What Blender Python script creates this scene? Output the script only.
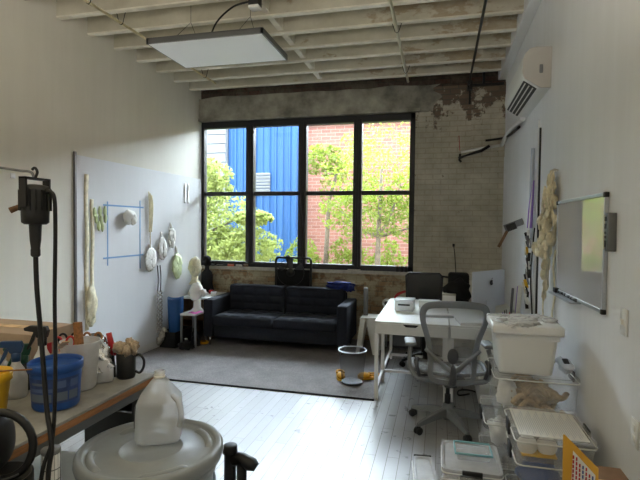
import bpy, bmesh, math, random
from mathutils import Vector, Matrix, noise
PI = math.pi
S = bpy.context.scene
for o in list(bpy.data.objects): bpy.data.objects.remove(o)
COL = S.collection
random.seed(7)

# ------------------------------------------------------------------ camera
cam_d = bpy.data.cameras.new('camera'); cam = bpy.data.objects.new('camera', cam_d); COL.objects.link(cam)
cam_d.sensor_width = 36; cam_d.lens = 477/640*36; cam_d.clip_start = 0.02; cam_d.clip_end = 200
def nv(v): return Vector(v).normalized()
_y = nv((120, 13, 477)); _x = -nv((-1898, 34, 477)); _x = (_x - _x.dot(_y)*_y).normalized()
_z = -_x.cross(_y)
# rows = world axes in (right, up, forward) camera axes
right = Vector((_x[0], _y[0], _z[0])); up = Vector((_x[1], _y[1], _z[1])); fwd = Vector((_x[2], _y[2], _z[2]))
M = Matrix((right, up, -fwd)).transposed().to_4x4(); M.translation = Vector((0, 0, 1.6))
cam.matrix_world = M
S.camera = cam

# ------------------------------------------------------------------ light and exposure
S.view_settings.view_transform = 'Standard'; S.view_settings.look = 'None'
S.view_settings.exposure = 0.72; S.view_settings.gamma = 1.0; S.view_settings.use_curve_mapping = False
w = bpy.data.worlds.new('sky'); S.world = w; w.use_nodes = True
bg = w.node_tree.nodes['Background']; bg.inputs[0].default_value = (0.77, 0.88, 1.0, 1)
# hazy sky: brightest high up beyond the opposite buildings, dimmer behind our own roof
_tc = w.node_tree.nodes.new('ShaderNodeTexCoord'); _dp = w.node_tree.nodes.new('ShaderNodeVectorMath'); _dp.operation = 'DOT_PRODUCT'
_dp.inputs[1].default_value = (-.1, .8, .6); w.node_tree.links.new(_tc.outputs['Generated'], _dp.inputs[0])
_mr = w.node_tree.nodes.new('ShaderNodeMapRange'); _mr.interpolation_type = 'SMOOTHSTEP'; w.node_tree.links.new(_dp.outputs['Value'], _mr.inputs[0])
for _i, _v in enumerate((.1, .95, 4.6, 29.0)): _mr.inputs[1+_i].default_value = _v
w.node_tree.links.new(_mr.outputs[0], bg.inputs[1])
sun_d = bpy.data.lights.new('sun', 'SUN'); sun = bpy.data.objects.new('sun', sun_d); COL.objects.link(sun)
sun_d.energy = 0.6; sun_d.angle = math.radians(2); sun_d.color = (1, .95, .86)
sun.rotation_euler = Vector((0.35, 1.0, -1.25)).to_track_quat('-Z', 'Y').to_euler()
def area(name, loc, tgt, sx, sy, power, col):
    d = bpy.data.lights.new(name, 'AREA'); o = bpy.data.objects.new(name, d); COL.objects.link(o)
    d.shape = 'RECTANGLE'; d.size = sx; d.size_y = sy; d.energy = power; d.color = col
    o.location = loc; o.rotation_euler = (Vector(tgt)-Vector(loc)).to_track_quat('-Z', 'Y').to_euler()
    return o
area('rear_fill', (-1.3, -2.85, 1.9), (-1.4, 1.2, 4.2), 3.4, 1.8, 12, (1, .96, .88))  # added fill in front of the windowless rear wall, lifts room brightness
area('upward_fill', (-1.35, .3, 2.35), (-1.35, .32, 3.65), 3.6, 2.8, 78, (1, .94, .82))  # added unseen fill facing up, brightens the room by ceiling bounce

# ------------------------------------------------------------------ materials
def lin(c):
    return tuple(((x/255)/12.92 if x/255 <= .04045 else ((x/255+.055)/1.055)**2.4) for x in c)+(1,)
class NT:
    def __init__(s, name):
        s.m = bpy.data.materials.new(name); s.m.use_nodes = True; s.t = s.m.node_tree
        s.b = s.t.nodes['Principled BSDF']; s.out = s.t.nodes['Material Output']
        s.tc = s.t.nodes.new('ShaderNodeTexCoord')
    def n(s, kind, **kw):
        nd = s.t.nodes.new(kind)
        for k, v in kw.items():
            if isinstance(k, str) and hasattr(nd, k) and k not in nd.inputs: setattr(nd, k, v)
        return nd
    def l(s, a, b): s.t.links.new(a, b)
    def noise(s, scale, detail=4, rough=.6, vec=None, stretch=None):
        nd = s.t.nodes.new('ShaderNodeTexNoise'); nd.inputs['Scale'].default_value = scale
        nd.inputs['Detail'].default_value = detail; nd.inputs['Roughness'].default_value = rough
        v = vec or s.tc.outputs['Object']
        if stretch:
            mp = s.t.nodes.new('ShaderNodeMapping'); mp.inputs['Scale'].default_value = stretch; s.l(v, mp.inputs[0]); v = mp.outputs[0]
        s.l(v, nd.inputs['Vector']); return nd.outputs['Fac']
    def ramp(s, fac, stops, interp='LINEAR'):
        r = s.t.nodes.new('ShaderNodeValToRGB'); r.color_ramp.interpolation = interp
        while len(r.color_ramp.elements) < len(stops): r.color_ramp.elements.new(.5)
        for e, (p, c) in zip(r.color_ramp.elements, stops): e.position = p; e.color = c if len(c) == 4 else lin(c)
        s.l(fac, r.inputs[0]); return r.outputs[0]
    def mix(s, fac, a, b, mode='MIX'):
        m = s.t.nodes.new('ShaderNodeMix'); m.data_type = 'RGBA'; m.blend_type = mode
        for sock, v in ((m.inputs[0], fac), (m.inputs[6], a), (m.inputs[7], b)):
            if hasattr(v, 'links'): s.l(v, sock)
            elif isinstance(v, tuple): sock.default_value = v if len(v) == 4 else lin(v)
            else: sock.default_value = v
        return m.outputs[2]
    def bump(s, h, strength=.3, dist=.01):
        b = s.t.nodes.new('ShaderNodeBump'); b.inputs['Strength'].default_value = strength; b.inputs['Distance'].default_value = dist
        s.l(h, b.inputs['Height']); s.l(b.outputs[0], s.b.inputs['Normal'])
def mat(name, c, rough=.5, metal=0, var=.0, scale=12, bump=0, spec=.5, emit=None, stretch=None, coat=0):
    n = NT(name); n.b.inputs['Roughness'].default_value = rough; n.b.inputs['Metallic'].default_value = metal
    n.b.inputs['Specular IOR Level'].default_value = spec
    if coat: n.b.inputs['Coat Weight'].default_value = coat
    if var:
        f = n.noise(scale, 5, .6, stretch=stretch)
        a = tuple(max(0, x*(1-var)) for x in c); b = tuple(min(255, x*(1+var)) for x in c)
        n.l(n.ramp(f, [(.3, a), (.7, b)]), n.b.inputs['Base Color'])
        if bump: n.bump(f, bump)
    else: n.b.inputs['Base Color'].default_value = lin(c)
    if emit: n.b.inputs['Emission Color'].default_value = lin(c); n.b.inputs['Emission Strength'].default_value = emit
    return n.m
def clear(name, c, alpha, rough=.25, tint=(255, 255, 255), var=0):
    n = NT(name); n.b.inputs['Base Color'].default_value = lin(c); n.b.inputs['Roughness'].default_value = rough
    tr = n.t.nodes.new('ShaderNodeBsdfTransparent'); tr.inputs[0].default_value = lin(tint)
    mx = n.t.nodes.new('ShaderNodeMixShader')
    if var:
        f = n.noise(9, 4, .6); m = n.t.nodes.new('ShaderNodeMapRange'); n.l(f, m.inputs[0])
        m.inputs[1].default_value = .3; m.inputs[2].default_value = .7
        m.inputs[3].default_value = max(0, alpha-var); m.inputs[4].default_value = min(1, alpha+var); n.l(m.outputs[0], mx.inputs[0])
    else: mx.inputs[0].default_value = alpha
    n.l(tr.outputs[0], mx.inputs[1]); n.l(n.b.outputs[0], mx.inputs[2]); n.l(mx.outputs[0], n.out.inputs[0])
    return n.m
def pane_mat():
    n = NT('window glass'); tr = n.t.nodes.new('ShaderNodeBsdfTransparent'); tr.inputs[0].default_value = (.97, .985, .98, 1)
    g = n.t.nodes.new('ShaderNodeBsdfGlossy'); g.inputs['Roughness'].default_value = .02
    fr = n.t.nodes.new('ShaderNodeFresnel'); fr.inputs[0].default_value = 1.35
    mx = n.t.nodes.new('ShaderNodeMixShader'); n.l(fr.outputs[0], mx.inputs[0]); n.l(tr.outputs[0], mx.inputs[1]); n.l(g.outputs[0], mx.inputs[2])
    n.l(mx.outputs[0], n.out.inputs[0]); return n.m
def plaster(name, c, c2, streak=.06):
    n = NT(name); f = n.noise(.7, 5, .6); col = n.ramp(f, [(.3, c), (.72, c2)])
    g = n.noise(1.6, 6, .7, stretch=(1, 6, .35)); col = n.mix(streak, col, n.ramp(g, [(.35, (150, 142, 125)), (.65, (255, 255, 252))]), 'MULTIPLY')
    n.l(col, n.b.inputs['Base Color']); n.b.inputs['Roughness'].default_value = .55
    n.bump(n.noise(22, 5, .6), .12, .004); return n.m
def brick(name, paint, bare, mortar, lo, hi, sc=1.0, bw=.205, bh=.07, axis='XZ', zfade=None, bumps=.6):
    n = NT(name); sp = n.t.nodes.new('ShaderNodeSeparateXYZ'); n.l(n.tc.outputs['Object'], sp.inputs[0])
    cb = n.t.nodes.new('ShaderNodeCombineXYZ'); n.l(sp.outputs[axis[0]], cb.inputs[0]); n.l(sp.outputs[axis[1]], cb.inputs[1])
    br = n.t.nodes.new('ShaderNodeTexBrick'); n.l(cb.outputs[0], br.inputs[0]); br.inputs['Scale'].default_value = sc
    br.inputs['Brick Width'].default_value = bw; br.inputs['Row Height'].default_value = bh
    br.inputs['Mortar Size'].default_value = .007; br.inputs['Mortar Smooth'].default_value = .3
    br.inputs['Color1'].default_value = lin(bare[0]); br.inputs['Color2'].default_value = lin(bare[1]); br.inputs['Mortar'].default_value = lin(mortar)
    pc = n.ramp(n.noise(3, 6, .7), [(.25, paint[0]), (.75, paint[1])])
    pc = n.mix(.5, pc, n.ramp(br.outputs['Fac'], [(0, (255, 255, 255)), (1, (222, 216, 204))]), 'MULTIPLY'); pc = n.mix(.6, pc, n.ramp(n.noise(1.3, 7, .7), [(.35, (168, 158, 136)), (.65, (255, 253, 245))]), 'MULTIPLY')
    f = n.noise(5.5, 8, .72)
    if zfade:
        mr = n.t.nodes.new('ShaderNodeMapRange'); n.l(sp.outputs['Z'], mr.inputs[0])
        for i, v in enumerate(zfade): mr.inputs[1+i].default_value = v
        ad = n.t.nodes.new('ShaderNodeMath'); n.l(f, ad.inputs[0]); n.l(mr.outputs[0], ad.inputs[1]); f = ad.outputs[0]
    msk = n.ramp(f, [(lo, (0, 0, 0)), (hi, (255, 255, 255))])
    n.l(n.mix(msk, pc, br.outputs['Color']), n.b.inputs['Base Color'])
    n.b.inputs['Roughness'].default_value = .8
    iv = n.t.nodes.new('ShaderNodeMath'); iv.operation = 'MULTIPLY_ADD'; n.l(br.outputs['Fac'], iv.inputs[0]); iv.inputs[1].default_value = -1; n.l(n.noise(40, 4), iv.inputs[2])
    n.bump(iv.outputs[0], bumps, .008); return n.m
def planks(name):
    n = NT(name); sp = n.t.nodes.new('ShaderNodeSeparateXYZ'); n.l(n.tc.outputs['Object'], sp.inputs[0])
    cb = n.t.nodes.new('ShaderNodeCombineXYZ'); n.l(sp.outputs['Y'], cb.inputs[0]); n.l(sp.outputs['X'], cb.inputs[1])
    br = n.t.nodes.new('ShaderNodeTexBrick'); n.l(cb.outputs[0], br.inputs[0]); br.inputs['Scale'].default_value = 1
    br.inputs['Brick Width'].default_value = 1.25; br.inputs['Row Height'].default_value = .082; br.offset = .37
    br.inputs['Mortar Size'].default_value = .0022; br.inputs['Mortar Smooth'].default_value = .2
    br.inputs['Color1'].default_value = lin((162, 162, 163)); br.inputs['Color2'].default_value = lin((148, 148, 148)); br.inputs['Mortar'].default_value = lin((88, 82, 74))
    f = n.noise(2.2, 7, .7); col = n.mix(n.ramp(f, [(.45, (0, 0, 0)), (.8, (120, 120, 120))]), br.outputs['Color'], (165, 160, 150))
    g = n.noise(14, 6, .75, stretch=(1, .25, 1)); col = n.mix(n.ramp(g, [(.62, (0, 0, 0)), (.76, (255, 255, 255))]), col, (150, 140, 124))
    n.l(col, n.b.inputs['Base Color'])
    r = n.ramp(n.noise(7, 6, .7), [(.3, (.24, .24, .24, 1)), (.7, (.42, .42, .42, 1))]); n.l(r, n.b.inputs['Roughness'])
    iv = n.t.nodes.new('ShaderNodeMath'); iv.operation = 'MULTIPLY_ADD'; n.l(br.outputs['Fac'], iv.inputs[0]); iv.inputs[1].default_value = -1.2; n.l(n.noise(9, 5, .6, stretch=(1, .3, 1)), iv.inputs[2])
    n.bump(iv.outputs[0], .35, .004); n.b.inputs['Specular IOR Level'].default_value = .6; return n.m
def stained(name):
    n = NT(name); f = n.noise(1.7, 7, .62, stretch=(1, 1, 2))
    base = n.ramp(n.noise(3, 5), [(.3, (186, 180, 160)), (.7, (212, 206, 188))])
    # peeling, water-stained paint is on the right-hand half of the room only
    sp = n.t.nodes.new('ShaderNodeSeparateXYZ'); n.l(n.tc.outputs['Object'], sp.inputs[0])
    mr = n.t.nodes.new('ShaderNodeMapRange'); n.l(sp.outputs['X'], mr.inputs[0]); mr.inputs[1].default_value = -2.2; mr.inputs[2].default_value = .8; mr.inputs[3].default_value = -.1; mr.inputs[4].default_value = .12
    ad = n.t.nodes.new('ShaderNodeMath'); n.l(f, ad.inputs[0]); n.l(mr.outputs[0], ad.inputs[1])
    m = n.ramp(ad.outputs[0], [(.56, (0, 0, 0)), (.6, (200, 200, 200)), (.7, (150, 150, 150))])
    n.l(n.mix(m, base, (146, 116, 74)), n.b.inputs['Base Color']); n.b.inputs['Roughness'].default_value = .7
    n.bump(n.noise(9, 6, .6), .3, .01); return n.m

MT = dict(
 floor=planks('painted floor boards'), wall_l=plaster('left wall plaster', (222, 217, 203), (232, 228, 216)),
 wall_r=plaster('right wall plaster', (224, 225, 226), (233, 234, 235)), panel=plaster('white wallboard', (226, 227, 230), (234, 235, 238), .03),
 brickw=brick('cream painted brick', ((190, 184, 170), (214, 209, 196)), ((104, 90, 78), (126, 106, 90)), (98, 92, 82), .64, .69, zfade=(2.75, 3.5, 0, .3)),
 bricklow=brick('worn brick below window', ((178, 168, 142), (200, 190, 166)), ((128, 98, 70), (160, 130, 96)), (110, 100, 82), .47, .56),
 brickd=brick('exposed dark brick', ((92, 86, 78), (112, 104, 94)), ((84, 50, 40), (70, 60, 54)), (54, 50, 46), .4, .6),
 concrete=mat('rough concrete', (142, 138, 126), .85, var=.28, scale=3.5, bump=.5), sill=mat('pale stone sill', (186, 182, 170), .8, var=.12, bump=.3),
 joist=stained('stained joist paint'), joistb=mat('joist edge paint', (226, 221, 206), .7, var=.08, scale=5, bump=.3), joistbrown=mat('bare brown timber', (128, 104, 78), .8, var=.25, scale=4, bump=.3),
 deck=stained('ceiling deck paint'), black=mat('black painted steel', (22, 22, 26), .45), glass=pane_mat(),
 white=mat('white paint', (226, 226, 224), .45), whitem=mat('white melamine', (220, 221, 216), .35, var=.02), lampw=mat('white diffuser', (244, 246, 248), .5), galv=mat('grey metal', (120, 122, 124), .4, .7),
 conduit=mat('cream conduit', (204, 188, 146), .5, var=.1), conduitw=mat('pale conduit', (208, 200, 178), .5), dkmetal=mat('dark metal', (56, 56, 56), .45, .6),
 navy=mat('navy woven fabric', (27, 32, 44), .9, var=.2, scale=90, bump=.15), bluecloth=mat('blue cloth', (28, 44, 110), .85, var=.25, scale=14, bump=.3),
 rug=None, plastic_g=mat('grey plastic', (120, 123, 126), .5), plastic_d=mat('dark grey plastic', (70, 72, 75), .5), blackp=mat('black plastic', (18, 18, 19), .5), blackc=mat('black cloth', (20, 20, 22), .95, var=.2),
 mesh=clear('chair mesh', (166, 168, 170), .43, .8), meshb=clear('black chair mesh', (56, 57, 60), .7, .8), binmesh=clear('wire mesh', (84, 88, 94), .34, .5),
 clearp=clear('clear plastic', (222, 226, 230), .24, .2, var=.06), frost=clear('frosted plastic', (226, 228, 230), .5, .3, var=.06), tub=mat('translucent white tub', (226, 228, 228), .35),
 alu=mat('aluminium', (188, 192, 198), .38, .75), chrome=mat('chrome', (200, 200, 205), .15, 1), imac=mat('silver computer back', (206, 210, 217), .42, .35),
 whiteb=mat('glossy whiteboard', (204, 206, 210), .03, spec=1.0, coat=.6), latex=mat('cream latex', (226, 216, 186), .5, var=.1, scale=20, bump=.4), latexp=mat('pale plaster', (238, 236, 230), .7, var=.03, scale=15, bump=.12),
 latexg=mat('pale green latex', (214, 226, 178), .5, var=.08), tape=mat('blue tape', (124, 168, 212), .7), yellow=mat('yellow fabric', (206, 150, 24), .7, var=.15, scale=20, bump=.3), red=mat('red plastic', (176, 26, 30), .4),
 blue=mat('blue plastic', (24, 76, 150), .4), bluef=mat('blue folded plastic', (22, 80, 142), .5), barrel=mat('off-white barrel plastic', (144, 150, 153), .42, var=.05, scale=5), bagm=clear('crinkled clear film', (238, 240, 242), .7, .2), jug=clear('milky jug plastic', (214, 218, 222), .45, .3),
 wood=mat('worn wood edge', (146, 100, 58), .6, var=.2, scale=5, stretch=(12, 1, 12)), benchtop=mat('dusty bench top', (142, 140, 134), .6, var=.12, scale=7, bump=.1), card=mat('cardboard', (170, 148, 126), .85, var=.05), cardd=mat('dark cardboard', (118, 88, 60), .85, var=.08),
 stick=mat('pale stick wood', (204, 172, 130), .7, var=.15, scale=18), bristle=mat('bristles', (170, 152, 130), .9, var=.2, scale=60, bump=.4), foil=mat('silver foil', (200, 204, 208), .18, .9, var=.2, scale=25, bump=.8),
 yel2=mat('yellow plastic', (222, 174, 24), .4), ac=mat('air conditioner casing', (190, 186, 180), .4), acw=mat('air conditioner white', (226, 226, 222), .35), iris=mat('pale iridescent plastic', (196, 206, 220), .2), teal=mat('teal rim', (120, 176, 184), .4), rubber=mat('rubber cable', (12, 12, 13), .45),
 pink=mat('pink paper', (214, 96, 180), .7), purple=mat('purple ribbon', (150, 120, 200), .6), orange=mat('orange card', (208, 98, 66), .6), paper=mat('white paper', (232, 232, 228), .6), envy=mat('yellow envelope', (220, 168, 60), .6),
 grass=mat('ground', (120, 112, 98), .9, var=.3), leaf=None, bark=mat('bark', (104, 92, 78), .9, var=.2), contents=mat('tan cables and cloth', (178, 152, 118), .8, var=.3, scale=14, bump=.6), rope=mat('grey rope', (176, 172, 166), .9, var=.25, scale=30, bump=.4),
)
def rug_mat():
    n = NT('grey rug pile'); f = n.noise(2.6, 8, .7); g = n.noise(60, 5, .7)
    col = n.ramp(f, [(.3, (126, 122, 122)), (.7, (156, 151, 150))])
    n.l(n.mix(.45, col, n.ramp(g, [(.3, (120, 120, 120)), (.7, (255, 255, 255))]), 'MULTIPLY'), n.b.inputs['Base Color'])
    n.b.inputs['Roughness'].default_value = 1; n.b.inputs['Specular IOR Level'].default_value = .1; n.bump(g, .8, .01); return n.m
MT['rug'] = rug_mat()
def leaf_mat(name, a, b):
    n = NT(name); oi = n.t.nodes.new('ShaderNodeNewGeometry')
    n.l(n.ramp(n.noise(2.2, 6, .7), [(.3, a), (.7, b)]), n.b.inputs['Base Color']); n.b.inputs['Roughness'].default_value = .7
    tl = n.t.nodes.new('ShaderNodeBsdfTranslucent'); tl.inputs[0].default_value = lin(b); mx = n.t.nodes.new('ShaderNodeMixShader'); mx.inputs[0].default_value = .4
    n.l(n.b.outputs[0], mx.inputs[1]); n.l(tl.outputs[0], mx.inputs[2]); n.l(mx.outputs[0], n.out.inputs[0]); return n.m
MT['leaf'] = leaf_mat('tree leaves', (86, 106, 26), (130, 144, 50)); MT['leaf2'] = leaf_mat('pale tree leaves', (112, 130, 50), (160, 168, 96))
def corrug(name, c1, c2, w):
    n = NT(name); wv = n.t.nodes.new('ShaderNodeTexWave'); wv.inputs['Scale'].default_value = w; wv.bands_direction = 'X'
    n.l(n.tc.outputs['Object'], wv.inputs[0]); f = n.noise(1.2, 5, .6, stretch=(3, 3, .3))
    col = n.ramp(f, [(.3, c1), (.7, c2)]); n.l(col, n.b.inputs['Base Color'])
    n.b.inputs['Roughness'].default_value = .6; n.bump(wv.outputs['Fac'], .5, .03); return n.m
MT['bluewall'] = corrug('blue metal siding', (36, 84, 140), (50, 98, 154), 2.2)
MT['redbrick'] = brick('outside red brick', ((150, 102, 90), (166, 120, 106)), ((164, 110, 96), (146, 96, 84)), (172, 148, 136), .2, .3, bw=.26, bh=.095, bumps=.3)
MT['clap'] = mat('white clapboard', (138, 140, 143), .6)

# ------------------------------------------------------------------ mesh helpers
class MB:
    def __init__(s): s.bm = bmesh.new(); s.mi = 0; s.mats = []
    def use(s, m):
        if m not in s.mats: s.mats.append(m)
        s.mi = s.mats.index(m); return s
    def _f(s, vs, idx, smooth=False):
        for ix in idx:
            try:
                f = s.bm.faces.new([vs[i] for i in ix]); f.material_index = s.mi; f.smooth = smooth
            except ValueError: pass
    def box(s, a, b, rot=None, piv=None, taper=None):
        x0, y0, z0 = [min(a[i], b[i]) for i in range(3)]; x1, y1, z1 = [max(a[i], b[i]) for i in range(3)]
        P = [Vector(p) for p in ((x0,y0,z0),(x1,y0,z0),(x1,y1,z0),(x0,y1,z0),(x0,y0,z1),(x1,y0,z1),(x1,y1,z1),(x0,y1,z1))]
        if taper is not None:
            cx, cy = (x0+x1)/2, (y0+y1)/2
            for p in P[:4]: p.x = cx+(p.x-cx)*taper; p.y = cy+(p.y-cy)*taper
        if rot is not None:
            c = Vector(piv) if piv is not None else Vector(((x0+x1)/2, (y0+y1)/2, (z0+z1)/2)); P = [rot @ (p-c)+c for p in P]
        vs = [s.bm.verts.new(p) for p in P]
        s._f(vs, ((0,3,2,1),(4,5,6,7),(0,1,5,4),(1,2,6,5),(2,3,7,6),(3,0,4,7))); return s
    def rbox(s, a, b, r=.02, seg=3, rot=None, piv=None, taper=None):
        t = MB(); t.box(a, b, rot, piv, taper); bmesh.ops.bevel(t.bm, geom=list(t.bm.edges), offset=r, segments=seg, affect='EDGES', profile=.5)
        return s.merge(t, smooth=True)
    def merge(s, t, smooth=None, mtx=None):
        d = {}
        for v in t.bm.verts: d[v] = s.bm.verts.new(mtx @ v.co if mtx else v.co)
        for f in t.bm.faces:
            try:
                g = s.bm.faces.new([d[v] for v in f.verts]); g.material_index = s.mi; g.smooth = f.smooth if smooth is None else smooth
            except ValueError: pass
        t.bm.free(); return s
    def tube(s, pts, r, seg=8, smooth=True, cyc=False, spl=0, cap=True):
        pts = [Vector(p) for p in pts]
        if spl: pts = spline(pts, spl, cyc)
        rs = r if isinstance(r, (list, tuple)) else [r]*len(pts)
        if isinstance(r, (list, tuple)) and len(rs) != len(pts):
            rs = [rs[min(len(rs)-1, int(i/(len(pts)-1)*(len(rs)-1)))]*(1-((i/(len(pts)-1)*(len(rs)-1))%1)) + rs[min(len(rs)-1, int(i/(len(pts)-1)*(len(rs)-1))+1)]*((i/(len(pts)-1)*(len(rs)-1))%1) for i in range(len(pts))]
        N = len(pts); rings = []; t0 = None
        for i, p in enumerate(pts):
            if cyc: t = pts[(i+1) % N]-pts[i-1]
            else: t = pts[min(i+1, N-1)]-pts[max(i-1, 0)]
            t = t.normalized() if t.length > 1e-9 else Vector((0, 0, 1))
            if t0 is None:
                a = Vector((0, 0, 1)) if abs(t.z) < .9 else Vector((1, 0, 0)); u = t.cross(a).normalized()
            else: u = (u-t*u.dot(t)).normalized()
            t0 = t; v = t.cross(u)
            rings.append([s.bm.verts.new(p+(u*math.cos(2*PI*k/seg)+v*math.sin(2*PI*k/seg))*rs[i]) for k in range(seg)])
        for i in range(N if cyc else N-1):
            A, B = rings[i], rings[(i+1) % N]
            for k in range(seg): s._f([A[k], A[(k+1) % seg], B[(k+1) % seg], B[k]], ((0,1,2,3),), smooth)
        if not cyc and cap:
            s._f(rings[0][::-1], (range(seg),)); s._f(rings[-1], (range(seg),))
        return s
    def cyl(s, a, b, r, r2=None, seg=16, cap=True): return s.tube([a, b], [r, r if r2 is None else r2], seg, cap=cap)
    def lathe(s, prof, c=(0,0,0), seg=32, sx=1, sy=1, smooth=True, mtx=None, caps=True):
        c = Vector(c); rings = []
        for r, z in prof:
            ring = []
            for k in range(seg):
                p = Vector((r*math.cos(2*PI*k/seg)*sx, r*math.sin(2*PI*k/seg)*sy, z))
                if mtx: p = mtx @ p
                ring.append(s.bm.verts.new(p+c))
            rings.append(ring)
        for A, B in zip(rings, rings[1:]):
            for k in range(seg): s._f([A[k], A[(k+1)%seg], B[(k+1)%seg], B[k]], ((0,1,2,3),), smooth)
        if caps and prof[0][0] > 1e-4: s._f(rings[0][::-1], (range(seg),))
        if caps and prof[-1][0] > 1e-4: s._f(rings[-1], (range(seg),))
        return s
    def blob(s, c, r, amp=.15, fr=3, seed=0, sub=3, rot=None):
        t = bmesh.new(); bmesh.ops.create_icosphere(t, subdivisions=sub, radius=1); c = Vector(c)
        d = {}
        for v in t.verts:
            p = v.co.copy(); k = 1+amp*noise.noise(p*fr+Vector((seed*7.3, seed*1.7, 0)))*2
            q = Vector((p.x*r[0], p.y*r[1], p.z*r[2]))*k
            if rot: q = rot @ q
            d[v] = s.bm.verts.new(q+c)
        for f in t.faces: s._f([d[v] for v in f.verts], ((0,1,2),), True)
        t.free(); return s
    def prism(s, poly, axis, a, b, smooth=False):
        def P(u, v, t): return {'X': (t, u, v), 'Y': (u, t, v), 'Z': (u, v, t)}[axis]
        A = [s.bm.verts.new(P(u, v, a)) for u, v in poly]; B = [s.bm.verts.new(P(u, v, b)) for u, v in poly]
        n = len(poly); s._f(A, (range(n),)); s._f(B[::-1], (range(n),))
        for i in range(n): s._f([A[i], B[i], B[(i+1)%n], A[(i+1)%n]], ((0,1,2,3),), smooth)
        return s
    def grid(s, fn, nu, nv, smooth=True, thick=0):
        G = [[s.bm.verts.new(fn(i/nu, j/nv)) for j in range(nv+1)] for i in range(nu+1)]
        for i in range(nu):
            for j in range(nv): s._f([G[i][j], G[i+1][j], G[i+1][j+1], G[i][j+1]], ((0,1,2,3),), smooth)
        return s
    def build(s, name, m=None, parent=None, world=False, bevel=0, solid=0):
        bm = s.bm; bmesh.ops.recalc_face_normals(bm, faces=bm.faces)
        me = bpy.data.meshes.new(name); ms = s.mats or [m]
        off = Vector((0, 0, 0))
        if parent is None:
            xs = [v.co for v in bm.verts]
            off = Vector(((min(v.x for v in xs)+max(v.x for v in xs))/2, (min(v.y for v in xs)+max(v.y for v in xs))/2, min(v.z for v in xs)))
            if name.startswith(('wall', 'floor', 'ceil', 'blue_c', 'brick_b')): off = Vector((0, 0, 0))
            bm.transform(Matrix.Translation(-off))
        elif world:
            q = parent
            chain = Matrix.Identity(4)
            while q is not None: chain = q.matrix_basis @ chain; q = q.parent
            bm.transform(chain.inverted())
        bm.to_mesh(me); bm.free()
        for x in ms: me.materials.append(x)
        o = bpy.data.objects.new(name, me); COL.objects.link(o); o.location = off
        if parent is not None: o.parent = parent
        if bevel:
            b = o.modifiers.new('bevel', 'BEVEL'); b.width = bevel; b.segments = 2; b.limit_method = 'ANGLE'
        if solid:
            q = o.modifiers.new('solid', 'SOLIDIFY'); q.thickness = solid; q.offset = 0
        return o
def spline(pts, n, cyc=False):
    out = []; N = len(pts)
    for i in range(N if cyc else N-1):
        if cyc: p0, p1, p2, p3 = pts[i-1], pts[i], pts[(i+1)%N], pts[(i+2)%N]
        else: p0, p1, p2, p3 = pts[max(i-1,0)], pts[i], pts[i+1], pts[min(i+2,N-1)]
        for k in range(n):
            t = k/n; out.append(.5*((2*p1)+(p2-p0)*t+(2*p0-5*p1+4*p2-p3)*t*t+(3*p1-p0-3*p2+p3)*t**3))
    if not cyc: out.append(pts[-1])
    return out
def thing(name, label, cat, loc=(0,0,0), rz=0, group=None):
    o = bpy.data.objects.new(name, None); COL.objects.link(o); o.location = loc; o.rotation_euler = (0, 0, rz)
    o.empty_display_size = .1; return tag(o, label, cat, group)
def tag(o, label, cat=None, group=None, kind=None):
    o['label'] = label
    if cat: o['category'] = cat
    if group: o['group'] = group
    if kind: o['kind'] = kind
    return o
def struct(o, label=None):
    o['kind'] = 'structure'
    if label: o['label'] = label
    return o
def copy_tree(o, parent=None):
    c = o.copy(); COL.objects.link(c); c.parent = parent
    for ch in [x for x in bpy.data.objects if x.parent == o]: copy_tree(ch, c)
    return c
RX = lambda a: Matrix.Rotation(a, 3, 'X')
RY = lambda a: Matrix.Rotation(a, 3, 'Y')
RZ = lambda a: Matrix.Rotation(a, 3, 'Z')

# ================================================================== THE SETTING
XL, XR, YB, YF = -3.53, .79, 6.6, -3.0
WX0, WX1, WZ0, WZ1 = -3.525, -.345, .98, 3.14
ZJ, ZC = 3.53, 3.78
struct(MB().box((XL-.2, YF-.2, -.1), (XR+.2, YB+.3, 0)).build('floor', MT['floor']), 'white painted narrow floor boards')
struct(MB().box((XL-.15, YF, 0), (XL, YB+.02, ZC)).build('wall_left', MT['wall_l']))
struct(MB().box((XR, YF, 0), (XR+.15, YB+.3, ZC)).build('wall_right', MT['wall_r']))
struct(MB().box((XL-.15, YF-.15, 0), (XR+.15, YF, ZC)).build('wall_front', MT['concrete']))
struct(MB().box((XL-.2, YF-.2, ZC), (XR+.2, YB+.3, ZC+.12)).build('ceiling', MT['deck']))
b = MB(); b.use(MT['bricklow']).box((XL, YB, 0), (WX1, YB+.3, WZ0-.04)); b.use(MT['brickw']).box((WX1, YB, 0), (XR, YB+.3, ZJ-.06))
b.box((.375, YB-.035, 0), (XR, YB, ZJ-.06)); b.use(MT['brickd']).box((XL, YB-.0, ZJ-.06), (XR, YB+.3, ZC))
struct(b.build('wall_back'), 'cream painted brick wall with worn patches')
b = MB()
def lint(u, v):
    x = XL+(-.12+.16*noise.noise(Vector((2, v*3, 1)))+.1*v-XL)*u; z = WZ1+(ZJ-.04+.035*noise.noise(Vector((x*2.4, 5, 0)))-WZ1)*v
    return Vector((x, YB-.06-.02*noise.noise(Vector((x*3, z*3, 0))), z))
b.grid(lint, 60, 8); b.box((XL, YB-.05, WZ1), (-.2, YB+.3, ZJ-.08)); b.box((XL, YB-.085, WZ1-.0), (WX1+.06, YB-.02, WZ1+.04))
struct(b.build('trim_lintel', MT['concrete']), 'rough concrete lintel above the window')
struct(MB().box((XL, YB-.03, WZ0-.045), (WX1+.03, YB+.3, WZ0)).build('trim_sill', MT['sill']), 'pale stone window sill')
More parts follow.
